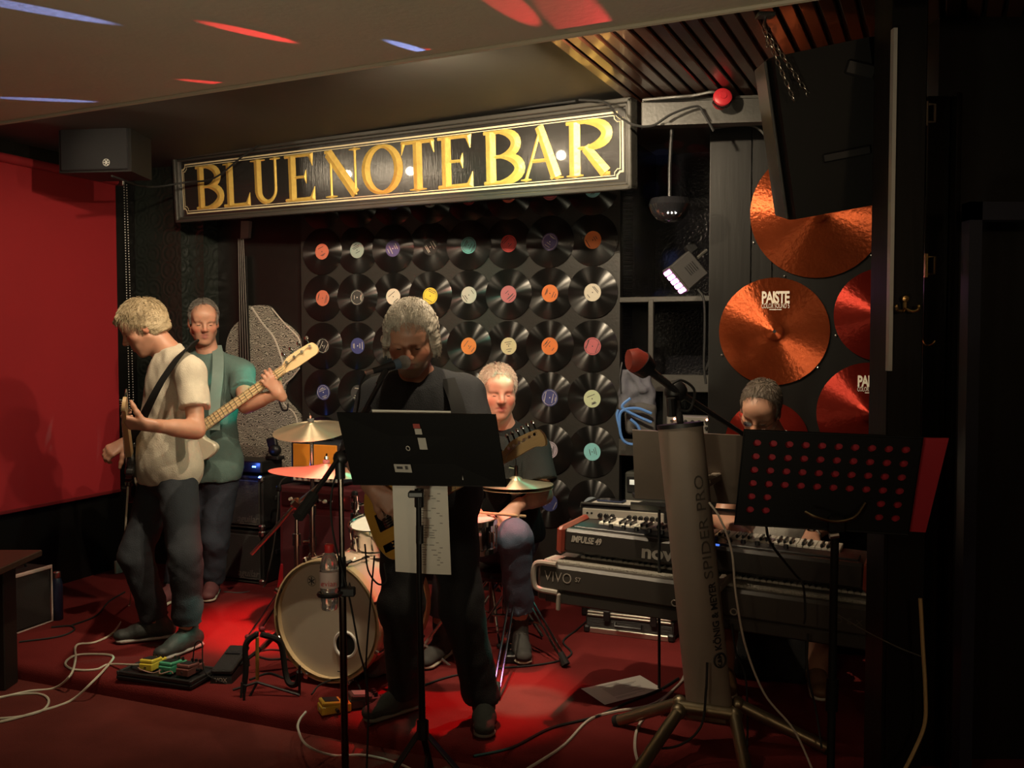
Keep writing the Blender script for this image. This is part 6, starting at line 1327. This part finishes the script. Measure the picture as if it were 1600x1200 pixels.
guitar('bass_guitar', 'maple necked bass guitar held by the man in the green-lit t-shirt', W(246, 716, 5.66), W(494, 541, 5.42), (.15, -.97, .2), 'bass', mat('cream bass body', (.55, .50, .38), .3, coat=.5), mat('pale maple', (.80, .60, .33), .35, var=.08, coat=.3), plastic,
       [([W(335, 672, 5.60), W(336, 628, 5.63), W(340, 590, 5.66), W(341, 558, 5.76), W(338, 540, 5.88)], (.032, .0, 0))], mat('green lit grey strap', (.17, .24, .22), .7))  # grey strap with the green stage light in its colour
guitar('electric_guitar', 'dark guitar held by the man in beige, its headstock in his left hand', W(203, 735, 5.14), W(190, 628, 4.40), (-.93, -.3, .12), 'double', mat('black gloss body', (.010, .010, .011), .15, coat=.5), maple, creamp,
       [([W(205, 700, 4.98), W(222, 655, 4.80), W(250, 600, 4.75), W(283, 552, 4.80), W(300, 540, 4.93), W(292, 552, 5.05)], (.036, .0, .030))], mat('black leather strap', (.007, .007, .007), .75, spec=.2))
# ================================================================ pedals, stands and cables on the floor
def pedal(name, label, px, py, m, knobm=plastic, rz=-A+.1, z=ST, scale=1.0, padm=None, group=None):
    t = thing(name, label, 'effects pedal', G(px, py, z), rz, group); s = scale
    MB().box((0, .06*s, .022*s), (.072*s, .125*s, .036*s), None, .004).build('case', m, t); MB().box((0, .045*s, .046*s), (.072*s, .085*s, .016*s), Matrix.Rotation(R(-6), 3, 'X'), .004).build('treadle', m, t)
    MB().box((0, .045*s, .055*s), (.052*s, .06*s, .004*s), Matrix.Rotation(R(-6), 3, 'X'), .001).build('rubber_pad', padm or rubber, t)
    for k in (-1, 0, 1): MB().cyl((.022*s*k, .105*s, .038*s), (.022*s*k, .105*s, .056*s), .0085*s, .007*s, 10).build('knob', knobm, t)
    MB().cyl((0, -.004*s, .022*s), (0, .004*s, .022*s), .006*s, n=8).build('thumb_screw', steel, t)
    for x in (-1, 1): MB().cyl((.036*s*x, .06*s, .022*s), (.06*s*x, .06*s, .022*s), .007*s, n=8).build('jack_plug', plastic, t)
    return t
pbd = thing('pedalboard', 'black pedalboard tray with three pedals at the feet of the guitarist', 'pedalboard', G(183, 1062), -A+.06)
Lb = .41
MB().box((Lb/2, .09, .02), (Lb, .20, .022), Matrix.Rotation(R(4), 3, 'X'), .006).build('tray', plastic, pbd)
for y in (.0, .185): MB().box((Lb/2, y, .034), (Lb, .014, .02), None, .004).build('rim', mat('dark grey rim', (.03, .03, .03), .35), pbd)
for x in (.01, Lb-.01): MB().box((x, .09, .034), (.014, .2, .02), None, .004).build('rim', mat('dark grey rim', (.03, .03, .03), .35), pbd)
for x in (.05, Lb-.05): MB().box((x, .09, .004), (.05, .16, .008), None, .002).build('foot', rubber, pbd)
rzp = -A+.06; pw = lambda x, y, z=.034: MW[pbd.name]@V((x, y, z))
def pedal_at(lab, p, m, rz, s=.95, g=None):
    t = pedal('effects_pedal', lab, 800, 1000, m, rz=rz, scale=s, group=g); t.location = p; MW[t.name] = Matrix.Translation(p); return t
pedal_at('yellow effects pedal on the pedalboard', pw(.12, .045), mat('yellow enamel', (.70, .55, .06), .35), rzp+.1); pedal_at('green effects pedal in the middle of the pedalboard', pw(.225, .045), mat('green enamel', (.09, .42, .24), .35), rzp); pedal_at('dull red effects pedal on the pedalboard', pw(.32, .045), mat('dull red enamel', (.22, .085, .075), .4), rzp)
for lab, pts in (('thin brown patch lead between the pedals', [pw(.10, .02, .06), pw(.14, -.0, .06), pw(.19, .01, .05), pw(.22, .03, .06)]), ('thin pink patch lead over the pedalboard rim', [pw(.21, .03, .06), pw(.24, .0, .055), pw(.27, .03, .06), pw(.30, .01, .06)]), ('black patch lead looping up from the pedalboard', [pw(.33, .10, .06), pw(.35, .10, .17), pw(.37, .12, .17), pw(.40, .10, .05), pw(.5, .12, .0)])):
    cable('patch_lead', lab, pts, .003, rubber if 'black' in lab else mat('pink brown lead', (.35, .2, .16), .5))
wh = thing('wah_pedal', 'black rocker wah pedal beside the pedalboard', 'effects pedal', G(328, 1068), -A+.35)
b = MB(); b.add([(0, 0, 0), (.10, 0, 0), (.10, .25, 0), (0, .25, 0), (.006, .005, .03), (.094, .005, .03), (.094, .245, .055), (.006, .245, .055)], [(3, 2, 1, 0), (4, 5, 6, 7), (0, 1, 5, 4), (1, 2, 6, 5), (2, 3, 7, 6), (3, 0, 4, 7)]); b.build('base', mat('black crackle', (.014, .014, .014), .5, bump=.4, bscale=300), wh)
MB().box((.05, .13, .068), (.098, .25, .022), Matrix.Rotation(R(9), 3, 'X'), .006).build('treadle', mat('black ribbed rubber', (.014, .014, .014), .6, bump=.5, bscale=200), wh); MB().box((.05, .16, .088), (.07, .012, .003), Matrix.Rotation(R(9), 3, 'X')).build('pad_mark', plastic, wh)
text('VOX', .026, mat('silver print', (.5, .47, .42), .35, .5), wh, frame((.05, -.0015, .016), (1, 0, 0), (0, .1, .995), (0, -.995, .1)), .0005, world=False, bold=.0004)
# tubular guitar stand with foam
gs = thing('guitar_stand', 'low black tubular guitar stand with foam covers in front of the bass drum', 'guitar stand', G(418, 1085)); gw = lambda x, y, Y=4.25: W(x, y, Y)
MB(gs).tube(spline([gw(378, 1092), gw(384, 1050), gw(384, 1008), gw(399, 992), gw(403, 991)], 5), .013, 8).build('foam_tube', rubber, gs); MB(gs).tube(spline([gw(408, 991), gw(430, 998, 4.28), gw(440, 1010, 4.30), gw(446, 1050, 4.30), gw(452, 1068, 4.28), gw(464, 1068, 4.26), gw(468, 1050, 4.24)], 5), .013, 8).build('foam_tube', rubber, gs)
MB(gs).cyl(gw(402, 996, 4.3), gw(402, 1062, 4.3), .008, n=8).build('post', mat('yellow brown post', (.40, .25, .06), .5), gs); MB(gs).box(gw(402, 1048, 4.3), (.012, .012, .055), None, .002).build('post_sleeve', mat('yellow brown post', (.40, .25, .06), .5), gs)
for a, b_ in (((378, 1092), (377, 1108)), ((402, 1066), (364, 1078)), ((402, 1066), (468, 1086)), ((468, 1086), (468, 1040)), ((402, 1066), (380, 1108))): MB(gs).cyl(gw(*a, 4.22), gw(*b_, 4.2), .006, n=6).build('frame_tube', plastic, gs)
MB(gs).tube([gw(378, 1066, 4.2), gw(376, 1106, 4.18), gw(381, 1106, 4.16), gw(382, 1070, 4.16)], .006, 6).build('cradle', rubber, gs)
pedal('effects_pedal', 'yellow effects pedal at the foot of the music stand', 500, 1116, mat('yellow ochre enamel', (.66, .43, .05), .35), rz=R(-65), scale=1.0)
pedal('effects_pedal', 'grey and black effects pedal beside the yellow one', 545, 1106, mat('dark grey enamel', (.06, .065, .062), .35), rz=R(-68), scale=1.05, padm=mat('grey green pad', (.22, .27, .25), .4))
# ---- left foreground: dark table, small amplifier, flask
tb_ = thing('table', 'dark wooden table at the left edge of the stage', 'table', (-2.6, 4.25, FZ)); dw = mat('dark stained wood', (.045, .022, .015), .4, var=.3, stretch=(1, 8, 8), scale=8)
MB().box((-.05, 0, .61), (.9, .72, .03), None, .004).build('top', dw, tb_); MB().box((-.15, .29, .298), (.86, .12, .596), None, .004).build('base', mat('near black wood', (.014, .009, .007), .5), tb_)
p = G(28, 991); sa = thing('practice_amplifier', 'small black amplifier with pale piping beside the left table', 'amplifier', V((p.x-.02, p.y-.02, ST)), R(71)); Lq = .27; hq = .31
MB().box((Lq/2, .11, hq/2), (Lq, .22, hq), None, .008).build('cabinet', tolex, sa); MB().box((Lq/2, -.003, hq/2), (Lq-.03, .008, hq-.03), None, .003).build('grille', mat('dark brown grille', (.014, .009, .008), .8, bump=.5, bscale=400), sa)
MB().tube([(0, -.004, 0.004), (Lq, -.004, 0.004), (Lq, -.004, hq), (0, -.004, hq)], .006, 6, True).build('piping', mat('pinkish piping', (.52, .40, .36), .5), sa); MB().box((Lq/2, -.004, hq-.008), (Lq, .014, .018), None, .004).build('top_trim', mat('pinkish piping', (.52, .40, .36), .5), sa); MB().tube([(.10, .10, hq), (.11, .10, hq+.02), (.19, .10, hq+.02), (.20, .10, hq)], .008, 6).build('handle', plastic, sa)
fl = on_stage('water_flask', 'dark blue flask with silver cap behind the small amplifier', 'flask', 90, 968); MB().lathe([(.026, 0), (.03, .006), (.03, .20), (.022, .225), (.016, .235)], 18).build('body', mat('dark blue enamel', (.014, .018, .045), .35), fl); MB().lathe([(.019, .232), (.02, .234), (.02, .262), (.016, .266)], 14).build('cap', steel, fl)
# ---- cables
cr = mat('cream cable', (.58, .53, .42), .5); wc = mat('white cable', (.62, .56, .48), .5); bc = rubber; tan = mat('tan cable', (.50, .36, .17), .5)
gp = lambda pts, z=ST+.005: [G(x, y, z) for x, y in pts]
cable('guitar_lead', 'cream guitar lead running down from the guitarist and looping over the stage edge', [W(200, 760, 5.0), W(196, 850, 5.0), W(204, 915, 5.05)]+gp([(202, 945), (180, 985), (150, 1003), (120, 1008), (118, 1030), (110, 1055)])+gp([(85, 1075), (45, 1080), (0, 1090), (-30, 1098)], FZ+.006), .0055, cr)
cable('guitar_lead', 'cream lead coiling from the pedalboard across the carpet', [pw(.09, .06, .06), pw(.03, .07, .05)]+gp([(170, 1038), (150, 1046), (115, 1046), (102, 1036), (118, 1024), (150, 1022), (176, 1025), (170, 1038), (145, 1065)])+gp([(110, 1095), (60, 1112), (0, 1128), (-30, 1128)], FZ+.006), .0055, cr)
cable('guitar_lead', 'cream lead loop lying on the floor below the stage edge', gp([(-20, 1094), (20, 1086), (60, 1084), (76, 1094), (66, 1110), (30, 1120), (-20, 1124)], FZ+.005), .0055, cr)
cable('floor_cable', 'black cable curling over the carpet by the small amplifier', gp([(30, 1003), (90, 995), (115, 985), (110, 978), (80, 980)]), .005, bc); cable('floor_cable', 'black cable along the foot of the left wall', gp([(110, 978), (150, 962), (170, 940), (195, 925)]), .005, bc)
cable('floor_cable', 'black cable from the wah pedal under the guitar stand', gp([(390, 1062), (420, 1052), (450, 1060), (470, 1045), (450, 1030), (420, 1030), (398, 1022), (420, 1015), (455, 1018)]), .005, bc)
cable('speaker_cable', 'black speckled lead hanging down beside the bass cabinets', [W(452, 742, 6.0), W(437, 757, 6.0), W(434, 800, 6.0), W(428, 850, 6.0), W(420, 890, 6.05), G(412, 917), G(380, 926), G(350, 925)], .005, mat('speckled lead', (.06, .06, .055), .6))
cable('guitar_lead', 'white lead from the yellow floor pedal running below the music stand', [G(478, 1112, ST+.02), G(468, 1125, ST+.005), G(466, 1140, ST+.005), G(480, 1165, ST+.005)]+gp([(520, 1180), (570, 1180), (620, 1192), (650, 1206)], FZ+.005), .005, wc)
cable('floor_cable', 'black cable from the yellow pedal over the grey pedal', gp([(487, 1085), (500, 1070), (530, 1060), (555, 1062), (568, 1090), (580, 1100), (600, 1095)], ST+.03), .004, bc)
cable('guitar_lead', 'thin black lead hanging from the butterscotch guitar', [W(570, 850, 3.68), W(575, 890, 3.66), W(590, 912, 3.64), W(603, 908, 3.64), W(600, 880, 3.66)], .0035, bc); cable('guitar_lead', 'black lead dropping from the butterscotch guitar to the floor', [W(585, 868, 3.68), W(578, 950, 3.66), W(572, 1040, 3.7), G(575, 1110, ST+.006), G(600, 1120, ST+.006), G(575, 1135, ST+.006)], .0035, bc)
cable('floor_cable', 'black cable winding across the carpet behind the singer', gp([(570, 1090), (640, 1078), (700, 1058), (770, 1045), (830, 1040), (875, 1032), (893, 1020), (880, 1002), (900, 985), (915, 972)]), .005, bc)
cable('floor_cable', 'black cable running from the music stand towards the keyboard stand', gp([(740, 1182), (800, 1168), (860, 1138), (930, 1120), (980, 1098), (1030, 1078), (1060, 1060)]), .006, bc)
cable('floor_cable', 'white cable snaking under the legs of the keyboard stand', gp([(820, 1204), (880, 1165), (920, 1125), (960, 1112), (1020, 1100), (1060, 1070), (1072, 1050)]), .006, wc); cable('floor_cable', 'white cable curving behind the front leg of the keyboard stand', gp([(1000, 1205), (992, 1165), (1000, 1130), (1030, 1100), (1070, 1060)]), .006, wc)
cable('hanging_cable', 'thin white cable falling from the laptop to the floor on the right', [W(1108, 785, 3.62), W(1125, 810, 3.58), W(1143, 860, 3.55), W(1150, 930, 3.5), W(1165, 1010, 3.5), W(1195, 1085, 3.5), W(1240, 1140, 3.48), G(1270, 1205, ST+.01), G(1280, 1240, ST+.005)], .004, wc)
cable('hanging_cable', 'tan cable hanging down beside the pillar on the right', [W(1438, 935, 3.05), W(1440, 970, 3.05), W(1442, 1010, 3.05), W(1446, 1080, 3.05), W(1445, 1130, 3.05), W(1430, 1170, 3.05), W(1410, 1210, 3.0)], .006, tan)
cable('hanging_cable', 'thin grey cable stretched from the keyboards to the pillar', [W(1300, 955, 3.3), W(1350, 985, 3.2), W(1400, 1010, 3.1), W(1440, 1026, 3.06)], .0025, grey); cable('hanging_cable', 'black cable dropping from the perforated stand across the synth keys', [W(1197, 822, 2.72), W(1205, 850, 2.9), W(1240, 895, 3.4), W(1255, 915, 3.45), W(1258, 960, 3.45), W(1256, 975, 3.45)], .004, bc)
cable('hanging_cable', 'black cable hanging from the column stand base', [W(1105, 1035, 3.58), W(1103, 1080, 3.56), W(1095, 1135, 3.54), W(1060, 1165, 3.5), W(1010, 1170, 3.5)], .0045, bc); cable('hanging_cable', 'cream lead showing between the perforated stand and the pillar', [W(1360, 830, 3.9), W(1372, 860, 3.9), W(1384, 890, 3.9)], .012, cr)
cable('hanging_cable', 'black cable beside the bare shin of the keyboard player', [W(1262, 990, 3.6), W(1262, 1050, 3.6), W(1275, 1110, 3.6), W(1284, 1170, 3.55)], .004, bc); cable('hanging_cable', 'pair of black leads under the stage piano', [W(1143, 975, 3.75), W(1150, 1020, 3.75), W(1165, 1060, 3.75), W(1168, 1140, 3.7), W(1165, 1200, 3.6)], .004, bc)
# ---- brass fittings on the right
ck = thing('coat_hook', 'brass double coat hook screwed to the pillar', 'coat hook', W(1414, 475, 3.13)); c0 = W(1414, 470, 3.138)
MB(ck).lathe([(.001, .008), (.010, .007), (.013, 0)], 14, frame(c0+Z*.006, (1, 0, 0), (0, 0, 1), (0, -1, 0)), False).build('plate', brass, ck); MB(ck).box(c0-Z*.014, (.013, .008, .035), None, .003).build('plate', brass, ck)
for s in (-1, 1): MB(ck).tube(spline([c0-Z*.024, c0+V((s*.015, -.018, -.034)), c0+V((s*.032, -.024, -.030)), c0+V((s*.035, -.025, -.020))], 5), .0045, 6).build('prong', brass, ck); MB(ck).ball(c0+V((s*.035, -.025, -.018)), .006, 8).build('prong_tip', brass, ck)
for zz_, lab in ((415, 'brass pull handle on the door edge beside the pillar'), (178, 'pale latch box high on the door edge beside the pillar')):
    c0 = W(1452, zz_, 3.47); mm = brass if zz_ == 415 else mat('pale latch', (.35, .30, .22), .4, .4); d1 = bpy.data.objects['door_1']
    pt_ = MB(d1).box(c0+V((-.012, 0, 0)), (.010, .02, .085), None, .002).build('handle_plate', mm, d1); MB(d1).tube([c0+V((-.008, -.012, .03)), c0+V((.014, -.012, .03)), c0+V((.014, -.012, -.03)), c0+V((-.008, -.012, -.03))], .0045, 6).build('grip', mm, pt_)
c0 = W(1452, 535, 3.44); h2 = thing('wall_hook', 'small brass hook on the door edge below the pull handle', 'hook', c0); MB(h2).tube(spline([c0+V((-.02, .02, .02)), c0+V((-.012, 0, -.008)), c0+V((.004, -.01, -.006)), c0+V((.014, -.012, .006))], 5), .003, 6).build('prong', brass, h2); MB(h2).ball(c0+V((-.02, .025, .02)), .008, 8).build('plate', brass, h2)
# ================================================================ colour on the low ceiling: narrow beams of a disco effect lamp skim the paint
